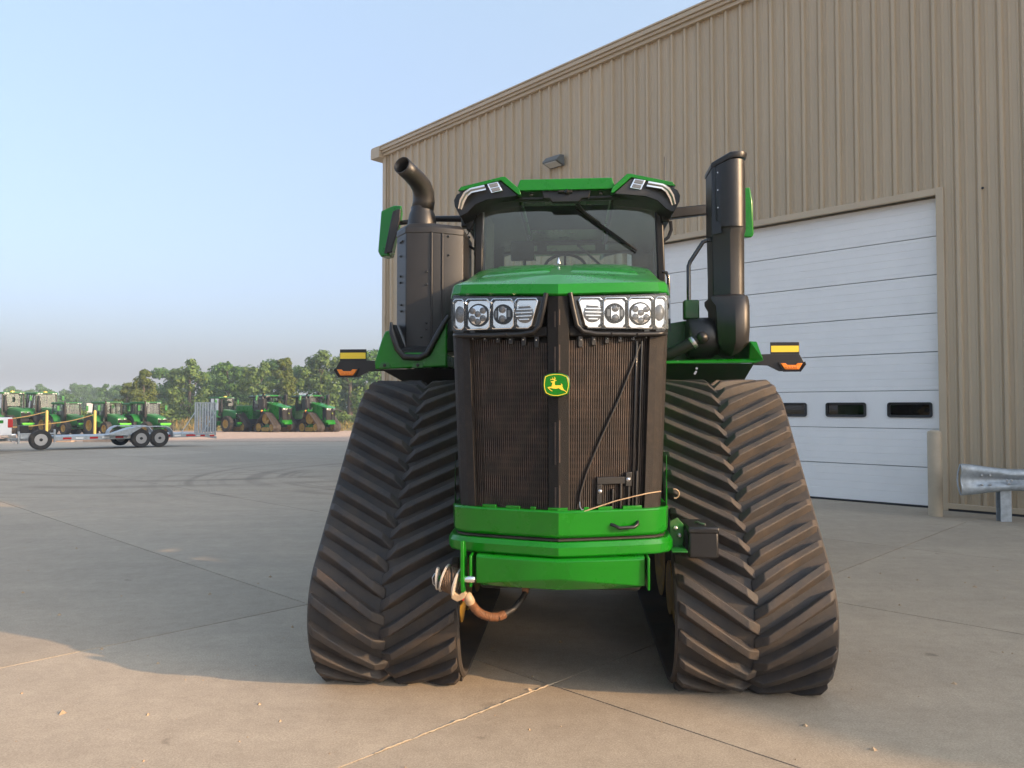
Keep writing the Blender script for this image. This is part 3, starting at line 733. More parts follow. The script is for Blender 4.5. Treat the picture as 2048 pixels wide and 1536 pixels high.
for k in range(13):
    pa = []
    for t in range(9):
        a = R(100 + k*26 + t*14); pa.append((-.028 + .052*t/8, .060*math.cos(a), .060*math.sin(a)))
    MB().tube(pa, .0075, 6).xf(rot).build('cable_turn', M['rope'], spl, smooth=60)
MB().prism([(-.055, .0), (-.05, -.06), (-.02, -.075), (.015, -.06), (.03, -.03), (.01, -.02), (-.01, -.04), (-.03, -.03), (-.035, .0)], 'y', -.025, .008).xf(Matrix.Translation((-.50, .05, .70))).build('cable_clamp', M['bone'], spl, bevel=.005)
MB().lathe([(.02, .0), (.026, -.01), (.026, -.05), (.018, -.062)], (0, 0, 0), 'z', 14).xf(Matrix.Translation((-.478, .06, .66)) @ Matrix.Rotation(R(-28), 4, 'Y')).build('cable_ferrule', M['bone'], spl, smooth=40)
MB().box(-.492, -.484, .026, .034, .632, .662).build('ferrule_mark', M['red'], spl)
hp_ = [(-.452, .08, .605), (-.43, .09, .57), (-.40, .10, .545), (-.36, .11, .53), (-.32, .12, .528), (-.285, .14, .538)]
hose = MB().tube(hp_, .016, 10).build('protective_spring', M['hose'], spl, smooth=60)
sp = []
for k in range(180):
    t = k/179*(len(hp_)-1); i = min(int(t), len(hp_)-2); fr = t - i
    c = Vector(hp_[i]).lerp(Vector(hp_[i+1]), fr); dd = (Vector(hp_[i+1]) - Vector(hp_[i])).normalized()
    n1 = dd.cross(Vector((0, 1, 0))).normalized(); n2 = dd.cross(n1); a = k*2*math.pi/7
    sp.append(c + (n1*math.cos(a) + n2*math.sin(a))*.0195)
MB().tube(sp, .0046, 5).build('spring_coil', M['rust'], spl, smooth=60)
MB().tube([(-.285, .14, .538), (-.24, .17, .56), (-.20, .22, .60), (-.17, .30, .65), (-.15, .5, .72)], .016, 8).build('trailing_hose', M['hose'], spl, smooth=60)
MB().lathe([(.018, 0), (.018, .03)], (-.185, .262, .622), 'z', 8).build('hose_tag', M['rust'], spl)
MB().tube([(-.618, .06, .76), (-.64, .05, .762), (-.652, .05, .74), (-.648, .05, .71), (-.632, .05, .694)], .0032, 6).build('retaining_ring', M['steel'], spl, smooth=60)

# ---- right-hand black tool box on its bracket
bx = MB().box(.685, .842, .26, .56, .818, .975).build('tool_box', M['black'], T, bevel=.012)
MB().box(.680, .847, .255, .565, .950, .985).build('tool_box_lid', M['black'], bx, bevel=.010)
MB().tube([(.74, .40, .986), (.75, .38, .996), (.765, .36, .990), (.785, .34, .988)], .006, 6).build('lid_latch', M['steel'], bx, smooth=60)
MB().prism([(.60, .862), (.665, .862), (.672, .90), (.672, .985), (.64, 1.02), (.60, 1.0)], 'y', .36, .372).build('box_bracket', M['green_dusty'], bx, bevel=.002)
MB().box(.59, .672, .20, .40, .860, .868).build('bracket_foot', M['green_dusty'], bx, bevel=.002)
for (a, z) in ((.628, .965), (.648, .925)): MB().lathe([(.012, .36), (.012, .345), (.006, .34)], (a, 0, z), 'y', 6).build('bolt', M['steel'], bx)
MB().box(.672, .690, .30, .50, .84, .96).build('box_mount', M['black_matt'], bx)
# ---- chassis
MB().box(-.44, .44, .35, 3.2, .62, 1.10).box(-.36, .36, .25, .5, .66, .9).build('chassis', M['black_matt'], T, bevel=.02)
MB().box(-.56, .56, .62, 2.5, 1.08, 2.05).build('engine_block', M['black_matt'], T)
MB().lathe([(.17, -1.0), (.22, -.6), (.3, -.3), (.3, .3), (.22, .6), (.17, 1.0)], (.035, 1.75, 1.24), 'x', 20).build('axle', M['black_matt'], T, smooth=40)
# ------------------------------------------------------------------ tracks
def hull(pts):
    pts = sorted(set(pts))
    def half_(ps):
        h = []
        for p in ps:
            while len(h) >= 2 and (h[-1][0]-h[-2][0])*(p[1]-h[-2][1]) - (h[-1][1]-h[-2][1])*(p[0]-h[-2][0]) <= 0: h.pop()
            h.append(p)
        return h
    a = half_(pts); b = half_(pts[::-1]); return a[:-1] + b[:-1]
TC = [(.80, .425, .425), (1.76, 1.235, .535), (2.72, .425, .425)]     # y, z, radius: front idler, driver, rear idler
HP = []
for (cy, cz, r) in TC: HP += [(round(cy + r*math.cos(2*math.pi*i/240), 5), round(cz + r*math.sin(2*math.pi*i/240), 5)) for i in range(240)]
HP = hull(HP)                         # counter-clockwise in (y,z)
HP = HP[::-1]                         # clockwise: up the front face
ACC = [0]
for i in range(len(HP)): a, b = HP[i], HP[(i+1) % len(HP)]; ACC.append(ACC[-1] + math.hypot(b[0]-a[0], b[1]-a[1]))
BL = ACC[-1]
import bisect
def belt(s):
    s %= BL; i = min(bisect.bisect_right(ACC, s) - 1, len(HP)-1); t = (s - ACC[i])/max(1e-9, ACC[i+1]-ACC[i])
    a, b = HP[i], HP[(i+1) % len(HP)]; return (a[0] + (b[0]-a[0])*t, a[1] + (b[1]-a[1])*t)
def frame(s):
    p = belt(s); a = belt(s - .02); b = belt(s + .02); ty, tz = b[0]-a[0], b[1]-a[1]; L_ = math.hypot(ty, tz)
    return p, (-tz/L_, ty/L_)         # outward normal (clockwise travel -> left normal)
NB = 150; BW = .435                   # half belt width
def belt_mesh(cx):
    rings = []
    sec = [(-BW, -.012), (-BW+.012, 0), (BW-.012, 0), (BW, -.012), (BW, -.030), (BW-.012, -.040), (-BW+.012, -.040), (-BW, -.030)]
    for k in range(NB):
        p, n_ = frame(BL*k/NB)
        rings.append([(cx + u, p[0] + n_[0]*o, p[1] + n_[1]*o) for u, o in sec])
    rings.append(rings[0]); return MB().loft(rings, True, False)
PITCH = BL/round(BL/.149)
def lug_mesh(cx, s0, side, mb=None, seg=6, rnd=random):
    mb = mb or MB(); rings = []; jit = rnd.uniform(-.004, .004)
    ts = [0, .15, .34, .52, .74, .93, 1.0] if seg == 6 else [0, .15, .55, .95, 1.0]
    for t in ts:
        u = -.014 + t*(BW - .020 + .014)
        h = .052 if .1 < t < .95 else (.006 if t == 0 else .030)
        cen = s0 - .018 + .268*t + jit
        b0, b1 = .046, .035; t0, t1 = .022, .023
        if t == 0: b0, b1, t0, t1 = .032, .036, .026, .032
        p = []
        for (ds_, o) in ((-b0, -.004), (-t0, h), (t1, h), (b1, -.004)):
            q, n_ = frame(cen + ds_); p.append((cx + side*u, q[0] + n_[0]*o, q[1] + n_[1]*o))
        rings.append(p)
    return mb.loft(rings)
WCX = {-1: -.997, 1: 1.063}
def wheels(parent, cx, dy=0, full=True):
    for ci, (cy, cz, r) in enumerate(TC):
        rr = r - .045
        for s in (-1, 1):
            if ci == 1:
                o = MB().lathe([(rr, s*.02), (rr, s*.20), (rr-.05, s*.20), (rr-.06, s*.15), (.18, s*.12), (.16, s*.22), (.05, s*.24)], (cx, cy+dy, cz), 'x', 30).build('drive_wheel', M['wheel_yellow'], parent, smooth=40)
                for k in range(8):
                    a = 2*math.pi*k/8
                    MB().lathe([(.055, s*.145), (.055, s*.165), (.03, s*.166)], (cx, cy+dy+math.cos(a)*.32, cz+math.sin(a)*.32), 'x', 10).build('wheel_opening', M['black_matt'], o)
            else:
                o = MB().lathe([(rr, s*.05), (rr, s*.26), (rr-.05, s*.27), (rr-.10, s*.25), (.20, s*.22), (.12, s*.26), (.04, s*.27)], (cx, cy+dy, cz), 'x', 30).build('idler_wheel', M['wheel_yellow'], parent, smooth=40)
                MB().lathe([(rr+.008, s*.052), (rr+.012, s*.06), (rr+.012, s*.25), (rr+.006, s*.258)], (cx, cy+dy, cz), 'x', 30, caps=False).build('wheel_rubber', M['tyre'], o, smooth=40)
    for k, cy in enumerate((1.42, 1.76, 2.10)):
        MB().lathe([(.20, -.26), (.20, .26), (.10, .27)], (cx, cy+dy, .245), 'x', 22).build('roller_wheel', M['wheel_yellow'], parent, smooth=40)
    MB().prism([(.80, .36), (2.72, .36), (2.72, .48), (2.0, .62), (1.85, 1.2), (1.67, 1.2), (1.52, .62), (.80, .48)], 'x', cx-.045, cx+.045).xf(Matrix.Translation((0, dy, 0))).build('track_frame', M['green_dusty'], parent, bevel=.02)
far_treads = {}
for s in (-1, 1):
    cx = WCX[s]
    bo = belt_mesh(cx).build('track_belt', M['rubber'], T, smooth=40)
    for k in range(round(BL/PITCH)):
        lug_mesh(cx, k*PITCH, -1).build('tread_lug', M['rubber_lug'], bo, bevel=.005, seg=2)
        lug_mesh(cx, (k+.5)*PITCH, 1).build('tread_lug', M['rubber_lug'], bo, bevel=.005, seg=2)
    wheels(T, cx)
    # rear tracks: one belt with joined tread, hardly seen from the front
    DY = 4.15
    mb = belt_mesh(cx); lm = MB()
    for k in range(round(BL/PITCH)):
        lug_mesh(cx, k*PITCH, -1, lm, 4); lug_mesh(cx, (k+.5)*PITCH, 1, lm, 4)
    rb = mb.xf(Matrix.Translation((0, DY, 0))).build('rear_track_belt', M['rubber'], T, smooth=40)
    tread = lm.xf(Matrix.Translation((0, DY, 0))).build('rear_tread', M['rubber_lug'], rb); tread['kind'] = 'stuff'
    far_treads[s] = tread.data
    wheels(T, cx, DY)
# rear frame and body
MB().box(-.40, .40, 3.5, 7.0, .66, 1.15).build('rear_chassis', M['black_matt'], T, bevel=.02)
MB().box(-.50, .50, 4.6, 7.1, 1.15, 2.45).build('rear_body', M['green'], T, bevel=.06)  # top raised to throw more shade on the ground at the left
MB().lathe([(.2, -1.0), (.3, -.3), (.3, .3), (.2, 1.0)], (.035, 5.91, 1.24), 'x', 20).build('rear_axle', M['black_matt'], T, smooth=40)
for s in (-1, 1):
    MB().box(*sorted((s*.56, s*1.46)), 5.2, 6.6, 1.92, 1.96).build('rear_fender', M['green'], T, bevel=.02)
MB().lathe([(.14, 3.0), (.14, 3.7)], (0, 0, .85), 'y', 16).build('articulation_joint', M['black_matt'], T)

# ------------------------------------------------------------------ cab
Y1 = 2.46
cab = MB().box(-.70, .79, 2.50, 4.20, 1.95, 2.62).build('cab_floor', M['cab_dark'], T, bevel=.03)
gl = MB().add([(-.690, 2.508, 2.56), (.795, 2.508, 2.56), (.745, 2.442, 3.40), (-.665, 2.442, 3.40)], [(0,1,2,3)]).build('windshield', M['glass'], T)
sd = gl.modifiers.new('solid', 'SOLIDIFY'); sd.thickness = .006
def post(name, a, b, wx, wy, m, parent=None, bev=.012):
    vs = []
    for p in (a, b):
        vs += [(p[0]-wx, p[1]-wy, p[2]), (p[0]+wx, p[1]-wy, p[2]), (p[0]+wx, p[1]+wy, p[2]), (p[0]-wx, p[1]+wy, p[2])]
    return MB().add(vs, [(0,1,2,3), (4,5,6,7), (0,1,5,4), (1,2,6,5), (2,3,7,6), (3,0,4,7)]).build(name, m, parent or T, bevel=bev)
pL = post('front_pillar', (-.722, 2.54, 2.40), (-.698, 2.46, 3.42), .036, .05, M['black'])
pR = post('front_pillar', (.815, 2.54, 2.40), (.775, 2.46, 3.42), .032, .05, M['black'])
MB().tube([(-.686, 2.51, 2.60), (-.664, 2.415, 3.36)], .006, 6).build('glass_seal', M['steel'], pL, smooth=60)
for (x, nm) in ((-.80, 'l'), (.88, 'r')):
    post('rear_pillar', (x, 4.10, 2.2), (x*.96, 4.08, 3.44), .05, .05, M['black'])
    post('middle_pillar', (x, 3.35, 2.2), (x*.98, 3.38, 3.44), .03, .04, M['black'])
    sgl = MB().add([(x*.97, 2.52, 2.3), (x*.99, 4.06, 2.3), (x*.95, 4.04, 3.42), (x*.94, 2.58, 3.42)], [(0,1,2,3)]).build('side_glass', M['glass'], T)
# beige inner trim seen through the left of the windshield
MB().add([(-.675, 2.56, 2.50), (-.60, 2.60, 2.50), (-.600, 2.62, 3.20), (-.655, 2.60, 3.28), (-.675, 2.60, 2.50), (-.60, 2.64, 2.50), (-.600, 2.66, 3.20), (-.655, 2.64, 3.28)], [(0,1,2,3), (4,5,6,7), (0,1,5,4), (1,2,6,5), (2,3,7,6), (3,0,4,7)]).build('pillar_trim', M['beige'], T)
MB().box(-.70, .79, 4.02, 4.10, 3.315, 3.46).box(-.80, -.64, 4.02, 4.10, 2.4, 3.33).box(.685, .86, 4.02, 4.10, 2.4, 3.33).build('rear_wall', M['cab_dark'], T)
MB().add([(-.64, 4.06, 2.5), (.69, 4.06, 2.5), (.69, 4.06, 3.33), (-.64, 4.06, 3.33)], [(0,1,2,3)]).build('rear_glass', M['glass'], T)
MB().box(-.64, .69, 4.0, 4.03, 3.205, 3.235).build('rear_crossbar', M['black'], T)
for xx in (-.24, .36): MB().box(xx-.05, xx+.05, 4.0, 4.03, 3.235, 3.32).build('rear_bracket', M['black'], T)
MB().box(-.74, .83, 2.7, 4.1, 3.36, 3.42).build('headliner', M['cab_dark'], T)
# controls and seat
sw = empty('steering_wheel', (.007, 3.02, 2.87), 0, T); 
ring = [(math.cos(2*math.pi*i/28)*.19, math.sin(2*math.pi*i/28)*.115, math.sin(2*math.pi*i/28)*.155) for i in range(29)]
MB().tube(ring, .014, 8, caps=False).build('wheel_rim', M['black'], sw, smooth=60)
for a in (90, 205, 335):
    MB().tube([(0, 0, 0), (math.cos(R(a))*.185, math.sin(R(a))*.112, math.sin(R(a))*.15)], .012, 6).build('wheel_spoke', M['black'], sw, smooth=60)
MB().tube([(0, 0, 0), (.0, -.15, -.35)], .035, 8).build('steering_column', M['black'], sw, smooth=60)
MB().box(-.26, .26, 3.45, 3.95, 2.62, 2.74).box(-.25, .25, 3.86, 3.98, 2.72, 2.90).build('seat', M['cloth'], T, bevel=.05)
MB().box(-.48, -.27, 2.95, 2.99, 2.94, 3.12).build('cab_monitor', M['cab_dark'], T, bevel=.015)
MB().tube([(-.36, 2.97, 2.95), (-.33, 3.0, 2.62)], .015, 6).build('monitor_post', M['cab_dark'], T, smooth=60)
MB().tube([(.13, 3.95, 3.28), (.30, 3.6, 3.05), (.46, 3.4, 2.85)], .012, 6).build('rear_wiper', M['black'], T, smooth=60)

# roof
OX = .022
roof = MB()
roof.loft([[(OX-.385, y, z1), (OX-.36, y, z2), (OX+.36, y, z2), (OX+.385, y, z1), (OX+.36, y, z1-.03), (OX-.36, y, z1-.03)] for (y, z1, z2) in ((2.12, 3.365, 3.425), (2.3, 3.385, 3.445), (3.2, 3.40, 3.48), (4.75, 3.36, 3.44))])  # roof, pods and housings lengthened past the cab to shade the ground
ro = roof.build('cab_roof', M['green'], T, bevel=.006)
for s in (-1, 1):
    def X(v): return OX + s*v
    pod = []
    for (y, dz, k) in ((2.10, 0, 1), (2.25, .012, 1), (3.3, .03, 1), (4.7, -.03, .97)):
        pod.append([(X(.862*k), y + .05, 3.355+dz), (X(.835*k), y + .03, 3.382+dz), (X(.505), y, 3.446+dz), (X(.478), y, 3.446+dz), (X(.365), y, 3.345+dz), (X(.352), y, 3.300+dz), (X(.372), y, 3.298+dz), (X(.475), y, 3.385+dz), (X(.512), y, 3.418+dz), (X(.825*k), y + .03, 3.352+dz)])
    MB().loft(pod).build('roof_pod', M['green'], ro, bevel=.004)
    und = []
    for (y, k, up) in ((2.115, 1, 0), (2.16, 1, 0), (2.45, 1, .0), (4.6, 1, .06)):
        und.append([(X(.875), y+.05, 3.33), (X(.822), y+.03, 3.35), (X(.512), y, 3.416), (X(.375), y, 3.297), (X(.40), y, 3.290+up), (X(.62), y, 3.268+up), (X(.715), y+.02, 3.238+up), (X(.785), y+.03, 3.175+up), (X(.845), y+.05, 3.150+up), (X(.895), y+.08, 3.245), (X(.90), y+.07, 3.29)])
    hsg = MB().loft(und).build('roof_light_housing', M['black'], ro, bevel=.006)
    # twin rectangular lamp and wrap-around lamp
    q = [(X(.500), 3.336), (X(.535), 3.408), (X(.622), 3.391), (X(.588), 3.318)]
    lp = MB().prism(q, 'y', 2.104, 2.118).build('work_light', M['chrome'], ro, bevel=.002)
    for (a, b) in ((.08, .44), (.54, .92)):
        def bl2(u, v):
            p0 = (q[0][0]*(1-u)+q[3][0]*u, q[0][1]*(1-u)+q[3][1]*u); p1 = (q[1][0]*(1-u)+q[2][0]*u, q[1][1]*(1-u)+q[2][1]*u)
            return (p0[0]*(1-v)+p1[0]*v, p0[1]*(1-v)+p1[1]*v)
        MB().prism([bl2(.12, a), bl2(.88, a), bl2(.88, b), bl2(.12, b)], 'y', 2.098, 2.106).build('work_light_lens', M['lamp_lens'], ro, bevel=.002)
    st = [(X(.645), 2.108, 3.385), (X(.76), 2.112, 3.362), (X(.81), 2.125, 3.335), (X(.845), 2.14, 3.28), (X(.862), 2.16, 3.215)]
    sb = [(X(.630), 2.108, 3.345), (X(.745), 2.112, 3.325), (X(.780), 2.125, 3.300), (X(.808), 2.14, 3.255), (X(.830), 2.16, 3.205)]
    vs = [(p[0], p[1]-.004, p[2]) for p in st] + [(p[0], p[1]-.004, p[2]) for p in sb] + [(p[0], p[1]+.03, p[2]) for p in st] + [(p[0], p[1]+.03, p[2]) for p in sb]
    MB().add(vs, [(i, i+1, 5+i+1, 5+i) for i in range(4)] + [(i, i+1, 10+i+1, 10+i) for i in range(4)] + [(5+i, 5+i+1, 15+i+1, 15+i) for i in range(4)] + [(0, 5, 15, 10), (4, 9, 19, 14)]).build('corner_light', M['chrome'], ro, smooth=40)
    mid = [((st[i][0]+sb[i][0])/2, st[i][1]-.006, (st[i][2]+sb[i][2])/2) for i in range(5)]
    MB().tube(mid, .008, 6).build('corner_light_tube', M['lamp_lens'], ro, smooth=60)
# visor under the roof front and wiper gear
MB().add([(-.70, 2.16, 3.36), (.75, 2.16, 3.36), (.76, 2.50, 3.345), (-.70, 2.50, 3.345), (-.70, 2.22, 3.275), (.75, 2.22, 3.275)], [(0,1,2,3), (0,1,5,4), (4,5,2,3)]).build('visor', M['black'], ro)
MB().prism([(-.33, 3.365), (.38, 3.365), (.38, 3.31), (.40, 3.285), (-.35, 3.285), (-.33, 3.31)], 'y', 2.20, 2.26).build('visor_panel', M['black'], ro, bevel=.006)
wm = MB().prism([(-.175, 3.355), (.225, 3.362), (.205, 3.275), (.150, 3.272), (.125, 3.245), (-.085, 3.245), (-.105, 3.275), (-.155, 3.278)], 'y', 2.15, 2.21).build('wiper_housing', M['black'], ro, bevel=.008)
MB().box(-.04, .075, 2.125, 2.152, 3.315, 3.365).build('wiper_motor_cover', M['black_matt'], wm, bevel=.008)
MB().tube([(.02, 2.12, 3.33), (.07, 2.20, 3.295), (.17, 2.34, 3.21), (.30, 2.375, 3.125)], [.018, .016, .011, .009], 8).build('wiper_arm', M['black'], wm, smooth=60)
MB().tube([(.10, 2.40, 3.26), (.26, 2.40, 3.145), (.42, 2.405, 3.03), (.60, 2.40, 2.90)], [.008, .015, .015, .008], 6).build('wiper_blade', M['black_matt'], wm, smooth=60)
for xx in (-.255, .30): MB().lathe([(.018, 0), (.018, -.014), (.008, -.02)], (xx, 2.2, 3.325), 'y', 12).build('visor_bolt', M['black_gloss'], ro, smooth=40)
MB().lathe([(.09, 0), (.085, .03), (.06, .055), (.001, .06)], (-.62, 2.75, 3.47), 'z', 20).build('roof_dome', M['yellow'], ro, smooth=40)
MB().lathe([(.03, 0), (.035, .02), (.03, .045)], (-.70, 2.45, 3.42), 'z', 12).build('roof_bolt', M['steel'], ro)
MB().lathe([(.03, 0), (.035, .02), (.03, .04)], (.78, 2.45, 3.43), 'z', 12).build('roof_bolt', M['steel'], ro)
MB().tube([(.835, 2.5, 3.42), (.838, 2.5, 3.70)], .004, 5).build('antenna', M['black'], ro)

# mirrors with their arms
mL = MB().loft([[(-1.612, 2.62, 2.975), (-1.585, 2.62, 2.925), (-1.50, 2.55, 2.925), (-1.395, 2.55, 3.33), (-1.39, 2.58, 3.362), (-1.47, 2.62, 3.378), (-1.585, 2.62, 3.330)],
                [(-1.60, 2.80, 2.98), (-1.57, 2.80, 2.94), (-1.50, 2.76, 2.94), (-1.42, 2.74, 3.31), (-1.42, 2.75, 3.345), (-1.48, 2.80, 3.36), (-1.575, 2.80, 3.32)]]).build('mirror', M['green'], T, bevel=.012)
MB().prism([(-1.505, 2.945), (-1.470, 2.945), (-1.396, 3.225), (-1.392, 3.315), (-1.425, 3.315), (-1.475, 3.20)], 'y', 2.525, 2.552).build('mirror_shell', M['stack'], mL, bevel=.004)
MB().prism([(-1.535, 2.94), (-1.505, 2.94), (-1.43, 3.20), (-1.425, 3.315), (-1.46, 3.30)], 'y', 2.53, 2.556).build('mirror_inner', M['black'], mL, bevel=.004)
MB().tube([(-.80, 2.52, 3.22), (-1.1, 2.56, 3.235), (-1.42, 2.60, 3.215)], [.030, .026, .020], 8).build('mirror_arm', M['black'], mL, smooth=60)
MB().box(-.81, -.755, 2.42, 2.50, 3.10, 3.27).build('mirror_bracket', M['black'], mL, bevel=.01)
MB().box(-.855, -.80, 2.43, 2.52, 3.13, 3.22).build('mirror_hinge', M['black'], mL, bevel=.012)
MB().tube([(-.79, 2.48, 3.06), (-.83, 2.48, 3.00), (-.75, 2.47, 2.95)], .012, 6).build('mirror_brace', M['black'], mL, smooth=60)
MB().tube([(-.70, 2.40, 3.33), (-.72, 2.38, 3.2), (-.77, 2.40, 3.10), (-.80, 2.42, 3.06)], .005, 5).build('mirror_wire', M['black_matt'], mL, smooth=60)
mR = MB().loft([[(1.40, 2.46, 3.41), (1.525, 2.46, 3.425), (1.548, 2.46, 3.30), (1.552, 2.46, 3.03), (1.535, 2.46, 3.005), (1.40, 2.46, 3.01)],
                [(1.42, 2.70, 3.38), (1.50, 2.70, 3.39), (1.52, 2.70, 3.28), (1.52, 2.70, 3.06), (1.50, 2.70, 3.04), (1.42, 2.70, 3.04)]]).build('mirror', M['green'], T, bevel=.014)
MB().add([(.82, 2.40, 3.155), (.82, 2.40, 3.245), (1.25, 2.46, 3.295), (1.42, 2.50, 3.28), (1.42, 2.50, 3.235), (1.12, 2.44, 3.195),
          (.82, 2.47, 3.155), (.82, 2.47, 3.245), (1.25, 2.52, 3.295), (1.42, 2.55, 3.28), (1.42, 2.55, 3.235), (1.12, 2.50, 3.195)],
         [(0,1,2,3,4,5), (6,7,8,9,10,11)] + [(i, (i+1) % 6, 6+(i+1) % 6, 6+i) for i in range(6)]).build('mirror_arm', M['black'], mR, bevel=.01)
MB().box(.795, .865, 2.38, 2.48, 3.13, 3.25).build('mirror_hinge', M['black'], mR, bevel=.014)
MB().tube([(.755, 2.40, 3.32), (.758, 2.38, 3.25), (.785, 2.38, 3.20), (.81, 2.40, 3.20)], .005, 5).build('mirror_wire', M['black_matt'], mR, smooth=60)
MB().tube([(.88, 2.46, 3.15), (.885, 2.46, 3.08), (.86, 2.46, 3.02), (.82, 2.46, 2.99)], .014, 6).build('mirror_brace', M['black'], mR, smooth=60)

# ------------------------------------------------------------------ exhaust box and pipe (image left)
prof = [(-1.334, 2.16), (-1.227, 2.0), (-1.022, 2.0), (-.79, 2.13), (-.79, 2.62), (-1.334, 2.62)]
mb = MB()
def ringz(z, k=1.0, off=None): return [(-1.06 + (p[0]+1.06)*k, 2.3 + (p[1]-2.3)*k, z if not callable(z) else z(p)) for p in prof]
mb.loft([ringz(2.06), ringz(3.005)])
ex = mb.build('exhaust_box', M['stack'], T, bevel=.008)
MB().loft([ringz(2.985, 1.012), ringz(3.035, 1.012), ringz(3.07, .90)]).build('exhaust_cap', M['stack'], ex, bevel=.008)
for (x0, y0) in ((-1.022, 1.996), (-.945, 2.036)):
    MB().box(x0-.007, x0+.007, y0-.006, y0+.008, 2.12, 2.99).build('exhaust_seam', M['stack'], ex, bevel=.004)
for (x, y, z) in ((-1.29, 2.085, 2.93), (-1.27, 2.055, 2.935), (-1.29, 2.085, 2.82), (-1.29, 2.085, 2.66), (-1.29, 2.085, 2.61), (-1.28, 2.07, 2.43), (-1.28, 2.07, 2.38), (-1.06, 1.995, 2.68), (-1.06, 1.995, 2.58), (-1.06, 1.995, 2.28), (-1.06, 1.995, 2.23), (-1.10, 1.995, 2.17), (-.90, 2.065, 2.97), (-.90, 2.065, 2.82)):
    MB().lathe([(.009, .0), (.009, -.006), (.004, -.011)], (x, y, z), 'y', 8).build('exhaust_screw', M['black_gloss'], ex, smooth=40)
PB = Vector((-1.155, 2.28, 0))
MB().lathe([(.118, 3.06), (.118, 3.13), (.105, 3.20), (.091, 3.235), (.091, 3.26)], (PB.x, PB.y, 0), 'z', 26).build('exhaust_collar', M['stack'], ex, smooth=40)
path = [(-1.152, 2.28, 3.24), (-1.140, 2.275, 3.31), (-1.138, 2.255, 3.37), (-1.150, 2.21, 3.42), (-1.175, 2.15, 3.455), (-1.215, 2.06, 3.487), (-1.255, 1.96, 3.515)]
pip = MB().tube(path, [.090, .090, .088, .082, .076, .072, .070], 26, caps=False).build('exhaust_pipe', M['stack'], ex, smooth=50)
sd = pip.modifiers.new('solid', 'SOLIDIFY'); sd.thickness = .006; sd.offset = -1
MB().lathe([(.070, 0), (.001, 0)], (0, 0, 0), 'z', 20, caps=False).xf(Matrix.Translation((-1.175, 2.15, 3.455)) @ Vector((-.5, -.8, .3)).to_track_quat('Z', 'Y').to_matrix().to_4x4()).build('exhaust_bore', M['black_matt'], ex)
# green shroud round the exhaust foot with its black gasket
fp = [(-1.398, 1.905), (-1.405, 1.96), (-1.35, 2.135), (-1.325, 2.19), (-1.285, 2.20), (-1.26, 2.10), (-1.215, 2.03), (-1.02, 2.03), (-.965, 2.12), (-.86, 2.28), (-.86, 1.925)]
sh_l = MB().prism(fp, 'y', 1.74, 1.79).build('exhaust_shroud', M['green'], T, bevel=.010)
MB().box(-1.395, -.86, 1.79, 2.9, 1.92, 2.02).build('fender', M['green'], sh_l, bevel=.01)
MB().tube([(-1.275, 1.72, 2.255), (-1.27, 1.72, 2.185), (-1.225, 1.72, 2.055), (-1.175, 1.72, 1.995), (-1.06, 1.72, 1.99), (-1.0, 1.72, 2.02), (-.93, 1.72, 2.15), (-.88, 1.72, 2.24), (-.84, 1.72, 2.30)], [.010, .022, .024, .024, .024, .024, .022, .020, .016], 8).build('gasket', M['black'], sh_l, smooth=60)
MB().add([(-1.27, 1.745, 2.24), (-1.22, 1.745, 2.05), (-1.05, 1.745, 2.0), (-.99, 1.745, 2.05), (-.87, 1.745, 2.26), (-.9, 2.05, 2.30), (-1.02, 1.98, 2.10), (-1.225, 1.98, 2.09), (-1.33, 2.14, 2.28)], [(0,1,7,8), (1,2,6,7), (2,3,6), (3,4,5,6)]).build('gasket_skirt', M['stack'], sh_l)
for x in (-1.325, -1.075):
    MB().prism([(x-.045, 1.915), (x+.045, 1.915), (x+.028, 1.955), (x-.028, 1.955)], 'y', 1.732, 1.742).build('shroud_tab', M['green_dusty'], sh_l, bevel=.003)
    MB().lathe([(.013, 1.734), (.013, 1.726), (.006, 1.722)], (x, 0, 1.935), 'y', 10).build('shroud_bolt', M['black'], sh_l, smooth=40)
MB().prism([(-1.34, 1.90), (-1.32, 1.80), (-1.28, 1.76), (-1.265, 1.775), (-1.295, 1.86), (-1.31, 1.905)], 'y', 2.55, 2.60).build('fender_hook', M['green'], sh_l, bevel=.006)
MB().add([(-1.36, 1.76, 1.905), (-.60, 1.76, 1.91), (-.60, 2.5, 1.78), (-1.25, 2.5, 1.78)], [(0,1,2,3)]).box(-1.25, -.56, 2.45, 2.5, 1.2, 1.92).build('wheel_well', M['black_matt'], sh_l)

